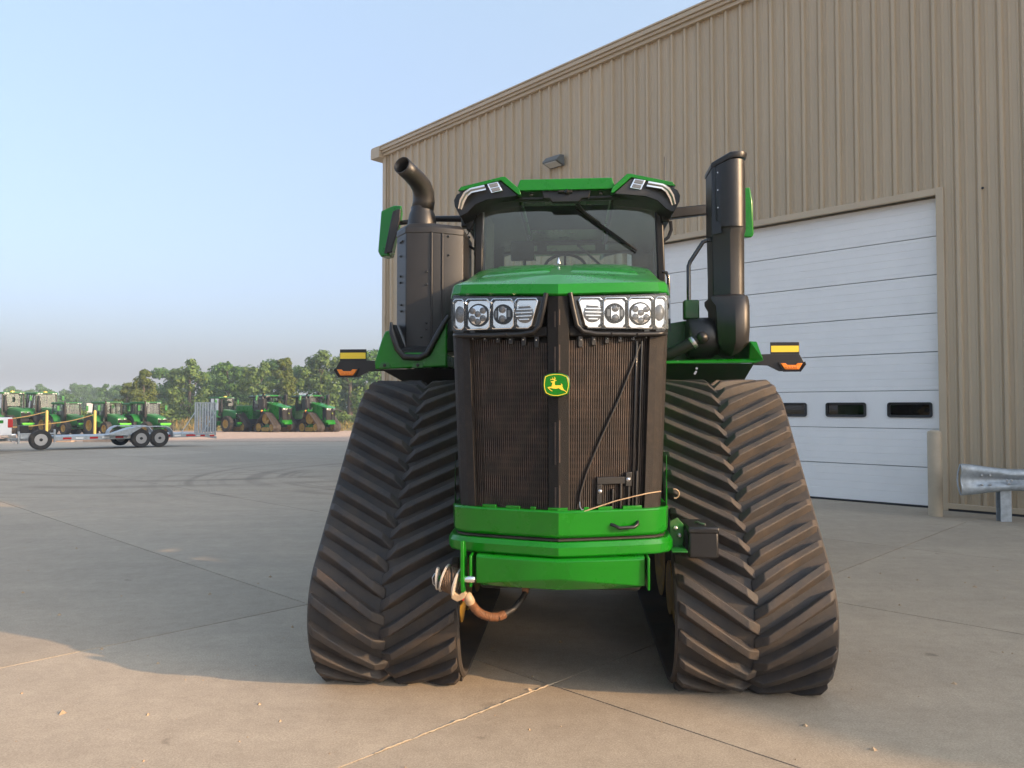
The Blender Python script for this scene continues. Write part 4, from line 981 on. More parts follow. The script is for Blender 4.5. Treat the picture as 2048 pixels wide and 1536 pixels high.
# ------------------------------------------------------------------ turn signals
def signal(s, ox, oz):
    def q(x, z): return (s*x, z + oz)
    arm = [q(1.36, 1.972), q(1.49, 1.976), q(1.49, 1.972), q(1.69, 1.972), q(1.728, 1.90), q(1.694, 1.851), q(1.550, 1.851), q(1.468, 1.893), q(1.36, 1.897)]
    if s > 0: arm = [(p[0]+ox, p[1]) for p in arm]
    a = MB().prism(arm, 'y', 1.80, 1.835).build('turn_signal', M['black'], T, bevel=.006)
    d = ox if s > 0 else 0
    MB().prism([(s*1.488+d, 1.968+oz), (s*1.692+d, 1.968+oz), (s*1.692+d, 2.062+oz), (s*1.488+d, 2.062+oz)], 'y', 1.812, 1.824).build('reflector_board', M['black'], a, bevel=.002)
    MB().prism([(s*1.492+d, 1.990+oz), (s*1.688+d, 1.990+oz), (s*1.688+d, 2.036+oz), (s*1.492+d, 2.036+oz)], 'y', 1.809, 1.813).build('yellow_reflector', M['yellow_clean'], a)
    lens = [(1.708, 1.908), (1.672, 1.908), (1.660, 1.895), (1.600, 1.895), (1.588, 1.908), (1.552, 1.908), (1.583, 1.862), (1.682, 1.862)]
    MB().prism([(s*x+d, z+oz) for x, z in lens], 'y', 1.788, 1.802).build('amber_lens', M['amber'], a, bevel=.003)
    for k in range(5):
        xx = 1.595 + k*.018
        MB().lathe([(.008, 1.789), (.007, 1.784), (.001, 1.782)], (s*xx+d, 0, 1.877+oz), 'y', 8).build('amber_cell', M['amber'], a, smooth=50)
    bord = [(1.722, 1.918), (1.728, 1.90), (1.694, 1.851), (1.572, 1.851), (1.538, 1.915)]
    MB().tube([(s*x+d, 1.792, z+oz) for x, z in bord], .006, 6).build('lamp_rim', M['black_gloss'], a, smooth=60)
signal(-1, 0, 0); signal(1, .022, .033)

# ------------------------------------------------------------------ intake stack (image right)
def dsec(z, xl, xr, yf, yb, n=6):
    """D-shaped section: flat chamfered left, rounded right"""
    w = xr - xl; pts = [(xl, yb, z), (xl, yf + .07, z), (xl + w*.50, yf, z)]
    for k in range(n+1):
        a = R(-75 + 95*k/n); pts.append((xr - w*.34 + w*.34*math.cos(a), yf + .085 + .085*math.sin(a), z))
    pts.append((xr, yb, z)); return pts
stk = MB().loft([dsec(2.42, 1.112, 1.342, 1.80, 2.10), dsec(2.60, 1.112, 1.342, 1.80, 2.10), dsec(2.89, 1.108, 1.344, 1.80, 2.10), dsec(2.93, 1.105, 1.352, 1.785, 2.11), dsec(3.40, 1.105, 1.352, 1.785, 2.11)]).build('intake_stack', M['stack'], T, bevel=.008)
for p in stk.data.polygons: p.use_smooth = True
stk.data.set_sharp_from_angle(angle=R(25))
# sloped black head and shell round the screen
head = [[(x, y, z + .062*max(0, min(1, (x-1.105)/.14))) for x, y, z in dsec(zz, xl, xr, yf, yb)] for (zz, xl, xr, yf, yb) in ((3.395, 1.100, 1.356, 1.778, 2.12), (3.42, 1.100, 1.362, 1.772, 2.12), (3.435, 1.105, 1.362, 1.775, 2.12), (3.447, 1.13, 1.34, 1.81, 2.10))]
MB().loft(head).build('stack_cap', M['black'], stk, smooth=30)
MB().add([(1.104, 1.850, 2.90), (1.104, 1.850, 3.40), (1.128, 1.828, 3.40), (1.128, 1.828, 3.02), (1.160, 1.800, 2.96), (1.165, 1.796, 2.90)], [(0,1,2,3,4,5)]).build('stack_shell', M['black'], stk)
scr = []
for (x, y) in ((1.130, 1.826), (1.165, 1.797), (1.225, 1.772), (1.275, 1.774), (1.315, 1.795), (1.340, 1.830)):
    scr.append([(x, y-.006, 2.945 if x > 1.16 else 3.02), (x, y-.006, 3.40 + .05*max(0, (x-1.13)/.14) if x < 1.26 else 3.44), (x, y+.01, 3.40), (x, y+.01, 2.95)])
MB().loft(scr).build('intake_screen', M['black'], stk, smooth=40)
for z in (3.35, 3.22, 3.09, 2.97): MB().lathe([(.005, 1.815), (.005, 1.808)], (1.142 if z > 3 else 1.175, 0, z), 'y', 8).build('stack_screw', M['steel'], stk)
low = []
for (z, xl, xr, yf, yb) in ((1.995, 1.20, 1.25, 1.80, 2.0), (2.03, 1.165, 1.30, 1.75, 2.08), (2.09, 1.135, 1.352, 1.72, 2.12), (2.20, 1.125, 1.358, 1.71, 2.14), (2.36, 1.120, 1.360, 1.72, 2.14), (2.405, 1.095, 1.362, 1.75, 2.14), (2.435, 1.092, 1.360, 1.77, 2.13), (2.45, 1.112, 1.342, 1.80, 2.10)):
    low.append(dsec(z, xl, xr, yf, yb))
el = MB().loft(low).build('intake_elbow', M['stack'], stk, smooth=32)
MB().lathe([(.14, .93), (.155, .95), (.155, 1.10), (.12, 1.16)], (0, 1.95, 2.14), 'x', 22).build('air_filter', M['black'], stk, smooth=40)
MB().tube([(.62, 1.9, 1.98), (.80, 1.86, 2.02), (.93, 1.83, 2.085), (.985, 1.82, 2.12)], .045, 12).build('intake_hose', M['black'], stk, smooth=50)
MB().lathe([(.048, 0), (.05, .01), (.05, .02), (.048, .03)], (0, 0, 0), 'z', 14, caps=False).xf(Matrix.Translation((.945, 1.828, 2.09)) @ Vector((.8, -.1, .55)).to_track_quat('Z', 'Y').to_matrix().to_4x4()).build('hose_clamp', M['steel'], stk)
MB().lathe([(.001, -.04), (.035, -.025), (.046, 0), (.035, .03)], (1.02, 1.80, 2.13), 'y', 14).build('filter_cap', M['stack'], stk, smooth=50)
# grab rails
MB().tube([(1.09, 1.92, 2.875), (1.05, 1.92, 2.86), (.955, 1.92, 2.715), (.942, 1.92, 2.68), (.942, 1.92, 2.42)], .016, 10).build('grab_rail', M['black_gloss'], T, smooth=60)
MB().tube([(.79, 2.30, 2.71), (.825, 2.30, 2.70), (.84, 2.30, 2.66), (.84, 2.30, 2.10)], .013, 8).build('grab_rail', M['black_gloss'], T, smooth=60)
MB().box(1.08, 1.11, 1.90, 1.94, 2.86, 2.89).build('rail_clamp', M['black'], stk, bevel=.004)
# right fender
fr = MB().add([(.62, 1.76, 1.945), (1.39, 1.76, 1.948), (1.44, 1.74, 1.965), (1.41, 1.80, 2.095), (1.37, 1.80, 2.10), (1.37, 2.6, 2.10), (1.36, 2.6, 1.95), (.62, 2.6, 1.95), (1.36, 1.80, 1.965)], [(0,1,8), (1,2,3,4,8), (4,5,6,8), (0,8,6,7)]).build('fender_tray', M['green'], T)
sd = fr.modifiers.new('solid', 'SOLIDIFY'); sd.thickness = .012
MB().tube([(.60, 1.755, 1.946), (1.39, 1.755, 1.949), (1.438, 1.74, 1.964)], .009, 6).build('tray_edge', M['green'], fr, smooth=60)
MB().add([(.60, 1.775, 1.94), (1.385, 1.775, 1.94), (1.365, 2.05, 1.815), (1.33, 2.35, 1.66), (.60, 2.35, 1.66)], [(0,1,2,3,4)]).build('fender_face', M['green_shaded'], fr)  # shade under the tray is in the paint colour
MB().prism([(.60, 2.245), (1.005, 2.29), (1.09, 2.27), (1.40, 2.12), (1.40, 1.96), (.60, 1.96)], 'y', 2.3, 2.34).build('fender_back', M['green_shaded'], fr, bevel=.006)
MB().box(.905, 1.018, 1.90, 1.99, 2.28, 2.425).build('rail_socket', M['green_shaded'], fr, bevel=.012)
MB().prism([(.60, 2.23), (1.03, 2.30), (1.03, 1.96), (.60, 1.96)], 'y', 2.05, 2.08).build('battery_cover', M['green_shaded'], fr, bevel=.008)
MB().box(.862, .885, 2.03, 2.05, 2.03, 2.065).build('cover_latch', M['white_tape'], fr, bevel=.004)
for x in (.70, .84, .94, 1.0, 1.12): MB().lathe([(.006, 0), (.006, .012)], (x, 1.79, 1.952), 'z', 8).build('tray_bolt', M['steel'], fr)
for (x, z) in ((.975, 1.905), (.97, 1.88), (.962, 1.868)): MB().lathe([(.008, 1.79), (.008, 1.782)], (x, .0, z), 'y', 8).build('face_bolt', M['steel'], fr)
# ------------------------------------------------------------------ parked tractors behind the yard
def wheel(parent, cx, cy, r, w, rim_m, name, lug=True):
    o = MB().lathe([(r*.55, -w*.42), (r*.9, -w*.5), (r, -w*.36), (r, w*.36), (r*.9, w*.5), (r*.55, w*.42)], (cx, cy, r), 'x', 26, caps=False).build(name, M['tyre'], parent, smooth=40)
    s = -1 if cx < 0 else 1
    MB().lathe([(r*.57, -w*.45), (r*.57, w*.45), (r*.5, w*.44), (r*.42, w*.2), (r*.15, w*.25), (.02, w*.3)] if s > 0 else [(.02, -w*.3), (r*.15, -w*.25), (r*.42, -w*.2), (r*.5, -w*.44), (r*.57, -w*.45), (r*.57, w*.45)], (cx, cy, r), 'x', 22).build('rim', rim_m, o, smooth=40)
    if lug:
        lm = MB(); n_ = 22
        for k in range(n_):
            for sd_ in (-1, 1):
                a = 2*math.pi*(k + (.5 if sd_ > 0 else 0))/n_; P = []
                for (u, da) in ((.03, 0), (w*.48, .14)):
                    for dt in (-.045, .045):
                        for rr in (r*.97, r*1.035):
                            P.append((cx + sd_*u, cy + rr*math.cos(a+da+dt), r + rr*math.sin(a+da+dt)))
                lm.add(P, [(0,1,3,2), (4,5,7,6), (0,1,5,4), (2,3,7,6), (1,3,7,5)])
        q = lm.build('tread', M['tyre'], o); q['kind'] = 'stuff'
    return o
def row_crop(name, k=1.0, hl=1.9, cabw=.75, cabh=1.5, hoodz=1.75, rw=.85, fw=.62, big=False):
    """wheeled tractor, nose towards -y; k scales nothing, kept for clarity"""
    t = empty(name)
    yc = hl                                # windshield position
    base = hoodz - .75
    hd = MB().loft([[(-.36, 0.0, hoodz-.62), (.36, 0.0, hoodz-.62), (.38, .02, hoodz-.2), (.30, .05, hoodz-.10), (-.30, .05, hoodz-.10), (-.38, .02, hoodz-.2)],
                    [(-.40, .5, base), (.40, .5, base), (.42, .5, hoodz-.08), (.32, .5, hoodz+.02), (-.32, .5, hoodz+.02), (-.42, .5, hoodz-.08)],
                    [(-.42, hl, base), (.42, hl, base), (.45, hl, hoodz+.05), (.34, hl, hoodz+.17), (-.34, hl, hoodz+.17), (-.45, hl, hoodz+.05)]]).build('hood', M['green_far'], t, bevel=.03)
    MB().prism([(-.33, hoodz-.60), (.33, hoodz-.60), (.35, hoodz-.30), (-.35, hoodz-.30)], 'y', -.02, .01).build('grille', M['grille_dark'], hd)
    for s in (-1, 1): MB().box(*sorted((s*.10, s*.34)), -.022, .02, hoodz-.29, hoodz-.20).build('headlight', M['chrome'], hd, bevel=.02)
    MB().box(-.3, .3, .15, hl+1.6, .55, base+.05).build('frame', M['black_matt'], t)
    wt = MB().box(-.38, .38, -.42, -.05, .60, .92).build('front_weight', M['green_far'], t, bevel=.04)
    MB().box(-.44, .44, -.44, -.36, .78, .90).build('front_bar', M['lime'], wt, bevel=.02)
    # cab
    z0 = hoodz - .35; z1 = z0 + cabh; y0, y1 = hl, hl + 1.5
    for s in (-1, 1):
        for (yy, lean) in ((y0, .06), (y1, -.08), ((y0+y1)/2, 0)):
            post('cab_pillar', (s*cabw, yy, z0), (s*(cabw-.06), yy+lean, z1), .035, .04, M['black'], t, 0)
        MB().add([(s*(cabw-.01), y0+.05, z0+.05), (s*(cabw-.01), y1-.05, z0+.05), (s*(cabw-.06), y1-.1, z1), (s*(cabw-.06), y0+.1, z1)], [(0,1,2,3)]).build('side_glass', M['glass_far'], t)
    MB().add([(-cabw+.03, y0, z0+.05), (cabw-.03, y0, z0+.05), (cabw-.08, y0+.06, z1), (-cabw+.08, y0+.06, z1)], [(0,1,2,3)]).build('windshield', M['glass_far'], t)
    MB().add([(-cabw+.03, y1, z0+.05), (cabw-.03, y1, z0+.05), (cabw-.08, y1-.08, z1), (-cabw+.08, y1-.08, z1)], [(0,1,2,3)]).build('rear_glass', M['glass_far'], t)
    MB().box(-cabw, cabw, y0+.05, y1, .8, z0+.12).build('cab_base', M['black'], t, bevel=.03)
    MB().box(-.24, .24, y0+.7, y0+1.2, z0, z0+.75).build('seat', M['cloth'], t, bevel=.08)
    rf = MB().box(-cabw-.06, cabw+.06, y0-.12, y1+.1, z1, z1+.16).build('roof', M['green_far'], t, bevel=.06)
    MB().box(-cabw+.1, cabw-.1, y0-.15, y0-.10, z1+.02, z1+.09).build('light_bar', M['black'], rf)
    for xx in (-.6, -.42, .42, .6): MB().box((xx-.07)*cabw/.75, (xx+.07)*cabw/.75, y0-.17, y0-.14, z1+.02, z1+.10).build('roof_light', M['chrome'], rf)
    if big: MB().lathe([(.16, 0), (.15, .06), (.08, .10), (.01, .11)], (0, y0+.2, z1+.15), 'z', 14).build('roof_dome', M['yellow'], rf, smooth=40)
    for s in (-1, 1):
        wheel(t, s*(.95 if not big else 1.05), hl+1.05, rw, .55, M['wheel_yellow'], 'rear_wheel'); wheel(t, s*.85, .62, fw, .42, M['wheel_yellow'], 'front_wheel')
        rings = []
        for a in range(20, 166, 20):
            c_, s_ = math.cos(R(a)), math.sin(R(a)); rr = rw + .10
            rings.append([(s*.62, hl+1.05 - rr*c_, rw + rr*s_), (s*1.22, hl+1.05 - rr*c_, rw + rr*s_), (s*1.22, hl+1.05 - (rr+.04)*c_, rw + (rr+.04)*s_), (s*.62, hl+1.05 - (rr+.04)*c_, rw + (rr+.04)*s_)])
        MB().loft(rings).build('fender', M['green_far'], t, bevel=.01)
        a = MB().tube([(s*cabw, y0, z1-.35), (s*(cabw+.42), y0-.1, z1-.3)], .02, 6).build('mirror_arm', M['black'], t)
        MB().box(s*(cabw+.42)-.10, s*(cabw+.42)+.10, y0-.14, y0-.08, z1-.5, z1-.1).build('mirror', M['green_far'], a, bevel=.02)
    MB().lathe([(.10, hoodz-.1), (.12, hoodz), (.12, hoodz+.7), (.07, hoodz+.75), (.07, hoodz+1.1)], (-.62, hl-.12, 0), 'z', 12).build('exhaust', M['stack'], t, smooth=40)
    MB().box(-1.0, -.55, hl-.2, hl+.35, .6, 1.0).build('fuel_tank', M['green_far'], t, bevel=.06)
    MB().lathe([(.09, -.85), (.09, .85)], (0, .62, fw), 'x', 10).build('front_axle', M['green_dusty'], t)
    return t
M['green_far'] = mat('weathered_green', (.010, .135, .020), .5)
M['lime'] = mat('lime_bar', (.10, .55, .03), .4)
M['glass_far'] = glass('far_cab_glass', (.70, .78, .74), .07)
def put(o, x, y, rz, label, group='tractors parked on the gravel lot'):
    o.location = (x, y, ground_z(y) - .012); o.rotation_euler = (0, 0, R(rz)); tag(o, label, 'tractor', group); return o
util = row_crop('utility_tractor', hl=1.25, cabw=.70, cabh=1.25, hoodz=1.42, rw=.72, fw=.50)
put(util, -32.9, 58.8, 60, 'small green cab tractor standing alone beside the yellow rope post')
ncp = copy_tree(util); put(ncp, -28.6, 56.5, 58, 'small green cab tractor with sunlit windshield, third from the trailer ramp')
ncp = copy_tree(util); put(ncp, -28.9, 61.5, 58, 'small green cab tractor mostly hidden behind its two neighbours')
ncp = copy_tree(util); put(ncp, -25.9, 57.0, 60, 'small green cab tractor behind the trailer fender, beside the cedar')
bigt = row_crop('row_crop_tractor', hl=1.95, cabw=.82, cabh=1.55, hoodz=1.95, rw=.98, fw=.74, big=True)
put(bigt, -37.6, 59.5, 58, 'large green wheeled tractor at the left edge behind the pickup')
ncp = copy_tree(bigt); put(ncp, -35.6, 60.5, 58, 'large green wheeled tractor behind the spare wheel of the trailer')
ncp = copy_tree(bigt); put(ncp, -25.9, 73.0, 56, 'large green wheeled tractor half hidden by the grey trailer ramp')
# two tracked tractors: same make as the near one, without its loose fittings
SKIP = ('tread_lug', 'exhaust_screw', 'screw', 'bolt', 'spool_bracket', 'tool_box', 'radiator_fins', 'radiator_tubes', 'vent_slot', 'stack_screw', 'tray_bolt', 'face_bolt', 'shroud_bolt', 'upright', 'lamp_bulb', 'lamp_slat',
        'amber_cell', 'lamp_side_cell', 'seam', 'shell_tab', 'tie_wire', 'wire_ring', 'hook', 'bracket', 'louvre_rib', 'hose', 'mirror_wire', 'rear_wiper', 'cab_monitor', 'monitor_post', 'visor_bolt', 'roof_bolt', 'plate_hole', 'wheel_opening', 'cover_latch', 'hose_clamp', 'hose_tag')
for (x, y, rz, lb) in ((-20.6, 71.0, 56, 'green tracked tractor parked left of its twin beyond the trailer ramp'), (-16.7, 71.5, 56, 'green tracked tractor parked rightmost, half behind the near track')):
    c = copy_tree(T, None, SKIP); put(c, x, y, rz, lb)
    for ch in list(c.children):
        if ch.name.startswith('track_belt'):
            s = -1 if sum(v.co.x for v in ch.data.vertices) < 0 else 1
            td = bpy.data.objects.new('tread', far_treads[s]); COL.objects.link(td); td.parent = ch; td.location = (0, -4.15, 0); td['kind'] = 'stuff'

# ------------------------------------------------------------------ flatbed trailer with ramp
TY = 31.6
tr = empty('flatbed_trailer', (-18.79, 28.2, -.015), R(45.9)); tag(tr, 'grey flatbed trailer with tandem wheels and an upright mesh ramp', 'trailer')
L0, L1 = 1.85, 7.60          # deck from front to rear
MB().box(L0, L1, -.02, .04, .36, .52).build('side_rail', M['galv'], tr, bevel=.01)
MB().box(L0, L1, 1.96, 2.02, .36, .52).build('side_rail', M['galv'], tr, bevel=.01)
for k in range(11):
    y0 = .06 + k*.172
    MB().box(L0+.02, L1-.02, y0, y0+.155, .49, .525).build('deck_board', M['deck'] if 'deck' in M else M['galv'], tr)
for k in range(6):
    x0 = L0 + .25 + k*.95
    MB().box(x0, x0+.30, -.026, -.021, .40, .48).build('red_reflector', M['red'], tr)
    MB().box(x0+.45, x0+.72, -.026, -.021, .40, .48).build('white_reflector', M['white_tape'], tr)
M['wheel_grey'] = mat('painted_wheel', (.50, .50, .50), .35, metal=.6)
def tyre(parent, x, y, r, name, axis='y', zc=None):
    z = r if zc is None else zc
    o = MB().lathe([(r*.58, -.09), (r*.92, -.105), (r, -.08), (r, .08), (r*.92, .105), (r*.58, .09)], (x, y, z), 'y', 28, caps=False).build(name, M['tyre'], parent, smooth=40)
    MB().lathe([(r*.60, -.085), (r*.57, -.09), (r*.50, -.055), (r*.40, -.045), (r*.22, -.075), (.03, -.09)], (x, y, z), 'y', 24).build('rim', M['wheel_grey'], o, smooth=30)
    for k in range(8):
        a = 2*math.pi*k/8; MB().lathe([(.022, -.056), (.022, -.050)], (x + r*.43*math.cos(a), y, z + r*.43*math.sin(a)), 'y', 8).build('rim_hole', M['black_matt'], o)
    MB().lathe([(.06, -.07), (.055, -.12), (.03, -.13)], (x, y, z), 'y', 12).build('hub', M['black'], o, smooth=40)
    return o
for x in (4.92, 5.66):
    tyre(tr, x, -.16, .37, 'wheel'); tyre(tr, x, 2.16, .37, 'wheel')
for yy in (-.30, 1.92):
    pr = [(4.40, .46), (4.43, .62), (4.55, .76), (4.72, .83), (5.86, .83), (6.03, .76), (6.15, .62), (6.18, .40), (6.21, .40), (6.185, .64), (6.06, .79), (5.88, .865), (4.70, .865), (4.52, .79), (4.39, .64), (4.36, .46)]
    MB().prism(pr, 'y', yy, yy+.38).build('fender', M['galv'], tr, bevel=.008)
MB().loft([[(3.55, -.28, .53), (4.45, -.28, .80), (5.0, -.28, .86), (4.4, -.28, .50)], [(3.60, .06, .53), (4.45, .06, .84), (5.0, .06, .88), (4.4, .06, .50)]]).build('fender_apron', M['galv'], tr, bevel=.01)
MB().box(.5, L0, .60, .70, .36, .46).box(.5, L0, 1.30, 1.40, .36, .46).box(-.15, .55, .95, 1.05, .36, .46).build('drawbar', M['galv'], tr, bevel=.008)
MB().box(.68, .98, .0, .25, .46, .62).box(.60, .66, -.02, .06, .28, .74).box(L0-.05, L0, -.02, .10, .30, .80).box(.65, L0, -.02, .03, .62, .67).build('front_rack', M['galv'], tr, bevel=.006)
tyre(tr, 1.30, -.16, .38, 'spare_wheel', zc=.42)
MB().box(.75, 1.05, .4, .75, .55, .95).build('winch_box', M['black'], tr, bevel=.02)
# dovetail and upright ramp
MB().prism([(L1-.02, .36), (L1-.02, .50), (8.2, .36), (8.2, .26)], 'y', -.02, .04).build('dovetail_rail', M['galv'], tr)
rm = MB().box(7.22, 7.27, -.03, .03, .45, 1.86).box(8.12, 8.17, -.03, .03, .40, 1.86).box(7.27, 8.12, -.03, .03, 1.81, 1.86).box(7.27, 8.12, -.03, .03, .45, .51).build('ramp', M['galv'], tr, bevel=.006)
for k in range(7):
    x0 = 7.30 + k*.118
    MB().box(x0, x0+.078, -.015, .02, .51, 1.81).build('ramp_slat', M['galv'], rm, bevel=.004)
MB().tube([(7.5, -.05, .45), (8.12, -.05, 1.45)], .022, 6).build('ramp_brace', M['galv'], rm)
MB().tube([(6.6, -.02, .50), (7.22, -.02, 1.42)], .018, 6).build('ramp_stay', M['galv'], rm)
for k in range(3): MB().box(L1-.55+k*.42, L1-.35+k*.42, -.027, -.021, .40-.02*k, .47-.02*k).build('red_reflector', M['red'], tr)

# ------------------------------------------------------------------ white pickup at the left edge
pk = empty('pickup_truck', (-18.36, 28.24, -.015), R(45.9)); tag(pk, 'rear corner of a white pickup truck towing the trailer', 'pickup truck')
M['white_paint'] = mat('white_car_paint', (.80, .80, .81), .25, coat=.6)
body = [(0, .62), (.02, 1.27), (-2.0, 1.29), (-2.02, 1.95), (-3.9, 1.98), (-4.5, 1.42), (-5.8, 1.32), (-5.9, .62), (-5.15, .60), (-5.05, .80), (-4.8, .96), (-4.45, .96), (-4.2, .80), (-4.1, .60), (-1.75, .60), (-1.65, .80), (-1.40, .96), (-1.05, .96), (-.80, .80), (-.70, .60)]
bd = MB().prism(body, 'y', -.05, 1.95).build('body', M['white_paint'], pk, bevel=.03)
MB().box(-.13, .03, -.075, .10, .90, 1.22).build('tail_light', M['red'], pk, bevel=.02)
MB().box(-.10, .16, .02, 1.88, .50, .66).build('bumper', M['chrome'], pk, bevel=.03)
MB().prism([(-.42, 1.06), (-.27, 1.06), (-.27, 1.17), (-.42, 1.17)], 'y', -.056, -.050).build('side_emblem', M['green'], pk)
MB().box(-3.6, -2.2, -.058, -.048, 1.42, 1.86).build('side_window', M['black_gloss'], pk, bevel=.02)
for x in (-1.22, -4.62):
    tyre(pk, x, .10, .38, 'wheel'); tyre(pk, x, 1.82, .38, 'wheel')
MB().tube([(.05, .95, .45), (.30, .90, .30), (.50, .95, .42)], .015, 6).build('safety_chain', M['steel'], pk, smooth=60)

# ------------------------------------------------------------------ rope line of yellow posts
M['post_yellow'] = mat('faded_yellow', (.50, .38, .10), .6)
PY = 44.0; zg = ground_z(PY)
for (x, lb) in ((-26.6, 'yellow post behind the spare wheel carrying the rope'), (-23.85, 'yellow post carrying the rope behind the trailer deck')):
    po = MB().lathe([(.075, 0), (.075, 1.62), (.05, 1.68), (.01, 1.69)], (x, PY, zg), 'z', 12).build('yellow_post', M['post_yellow'], None, smooth=40)
    po.data.transform(Matrix.Identity(4)); tag(po, lb, 'post', 'yellow posts of the rope line')
def rope(pts, lb):
    P = []
    for (a, b) in zip(pts[:-1], pts[1:]):
        for t in [i/8 for i in range(8)]:
            P.append((a[0]+(b[0]-a[0])*t, a[1]+(b[1]-a[1])*t, a[2]+(b[2]-a[2])*t - .10*math.sin(math.pi*t)))
    P.append(pts[-1]); o = MB().tube(P, .028, 6).build('rope', M['rope_tan'], None, smooth=60); tag(o, lb, 'rope', 'ropes strung between the yellow posts')
M['rope_tan'] = mat('tan_rope', (.50, .36, .14), .8)
rope([(-29.5, PY, zg+1.15), (-26.6, PY, zg+1.60)], 'tan rope rising to the top of the first yellow post')
rope([(-29.5, PY, zg+.75), (-26.6, PY, zg+.90), (-23.85, PY, zg+1.45)], 'tan rope running low past the first yellow post to the second')
# concrete kerb blocks beyond the trailer
for i, (x, w) in enumerate(((-25.2, 2.2), (-22.4, 3.2))):
    kb = MB().box(x, x+w, 40.2, 40.7, -.19, .12 if i else .05).build('kerb_block', M['gravel'], None, bevel=.03)
    tag(kb, ('low pale concrete block under the trailer deck', 'longer pale concrete block behind the trailer wheels')[i], 'kerb', 'concrete blocks along the yard edge')
# small board on posts far behind the small tractors
sg = empty('notice_board', (-50.5, 92, ground_z(92))); tag(sg, 'small pale board on two posts in the far field', 'board')
MB().box(-.36, .36, -.04, .04, 2.0, 3.1).build('board', M['white_tape'], sg)
for x in (-.3, .3): MB().box(x-.06, x+.06, -.05, .05, 0, 2.0).build('leg', M['galv'], sg)
M['deck'] = M['galv']

# ------------------------------------------------------------------ field edge: tall dry grass, dirt bank
bank = MB(); nx, ny = 60, 8; vs = []
rb = random.Random(3)
for j in range(ny):
    for i in range(nx):
        x = -75 + i*1.6; y = 80 + j*2.4; e = math.sin(math.pi*j/(ny-1))
        h = (.55 + .55*math.exp(-((x+33)/9)**2) + .25*math.sin(x*.35)) * e + rb.uniform(-.06, .06)
        vs.append((x, y, ground_z(y) - .05 + h))
bank.add(vs, [(j*nx+i, j*nx+i+1, (j+1)*nx+i+1, (j+1)*nx+i) for j in range(ny-1) for i in range(nx-1)])
bo = bank.build('dirt_bank', M['grass'], smooth=60); struct(bo, 'low bank of dry grass behind the parked tractors')
gb = MB()
for k in range(9000):
    j = rb.random(); x = rb.uniform(-75, 18); y = 79 + 20*j
    e = math.sin(math.pi*min(1, max(0, (y-80)/16.8))) if y < 96.8 else 0
    z = ground_z(y) - .08 + (.55 + .55*math.exp(-((x+33)/9)**2) + .25*math.sin(x*.35))*e
    h = rb.uniform(.25, .75); w = rb.uniform(.05, .14); a = rb.uniform(0, 3.14); lx, ly = rb.uniform(-.2, .2), rb.uniform(-.2, .2)
    gb.add([(x-w*math.cos(a), y-w*math.sin(a), z), (x+w*math.cos(a), y+w*math.sin(a), z), (x+lx, y+ly, z+h)], [(0,1,2)])
me = bpy.data.meshes.new('tall_grass'); me.from_pydata(gb.v, [], gb.f); me.materials.append(M['grass'])
o = bpy.data.objects.new('tall_grass', me); COL.objects.link(o); o['kind'] = 'stuff'; o['label'] = 'tall dry grass on the bank behind the tractors'

# ------------------------------------------------------------------ trees
def leaf_mat(name, c0, c1, trans=.25):
    m = bpy.data.materials.new(name); m.use_nodes = True; t = m.node_tree; b = t.nodes['Principled BSDF']
    g_ = t.nodes.new('ShaderNodeNewGeometry'); rp = t.nodes.new('ShaderNodeValToRGB')
    rp.color_ramp.elements[0].color = (*c0, 1); rp.color_ramp.elements[1].color = (*c1, 1)
    t.links.new(g_.outputs['Random Per Island'], rp.inputs[0]); t.links.new(rp.outputs[0], b.inputs['Base Color'])
    b.inputs['Roughness'].default_value = .65; b.inputs['Specular IOR Level'].default_value = .25
    tl = t.nodes.new('ShaderNodeBsdfTranslucent'); t.links.new(rp.outputs[0], tl.inputs[0])
    mx = t.nodes.new('ShaderNodeMixShader'); mx.inputs[0].default_value = trans
    out = t.nodes['Material Output']; t.links.new(b.outputs[0], mx.inputs[1]); t.links.new(tl.outputs[0], mx.inputs[2]); t.links.new(mx.outputs[0], out.inputs[0])
    return m
M['leaf'] = leaf_mat('tree_leaf', (.034, .095, .018), (.095, .190, .036))
M['leaf2'] = leaf_mat('tree_leaf_pale', (.055, .115, .024), (.150, .220, .055))
M['cedar'] = leaf_mat('cedar_leaf', (.050, .085, .014), (.140, .165, .028))
M['bark'] = mat('bark', (.085, .07, .055), .9, var=.3, vscale=6)
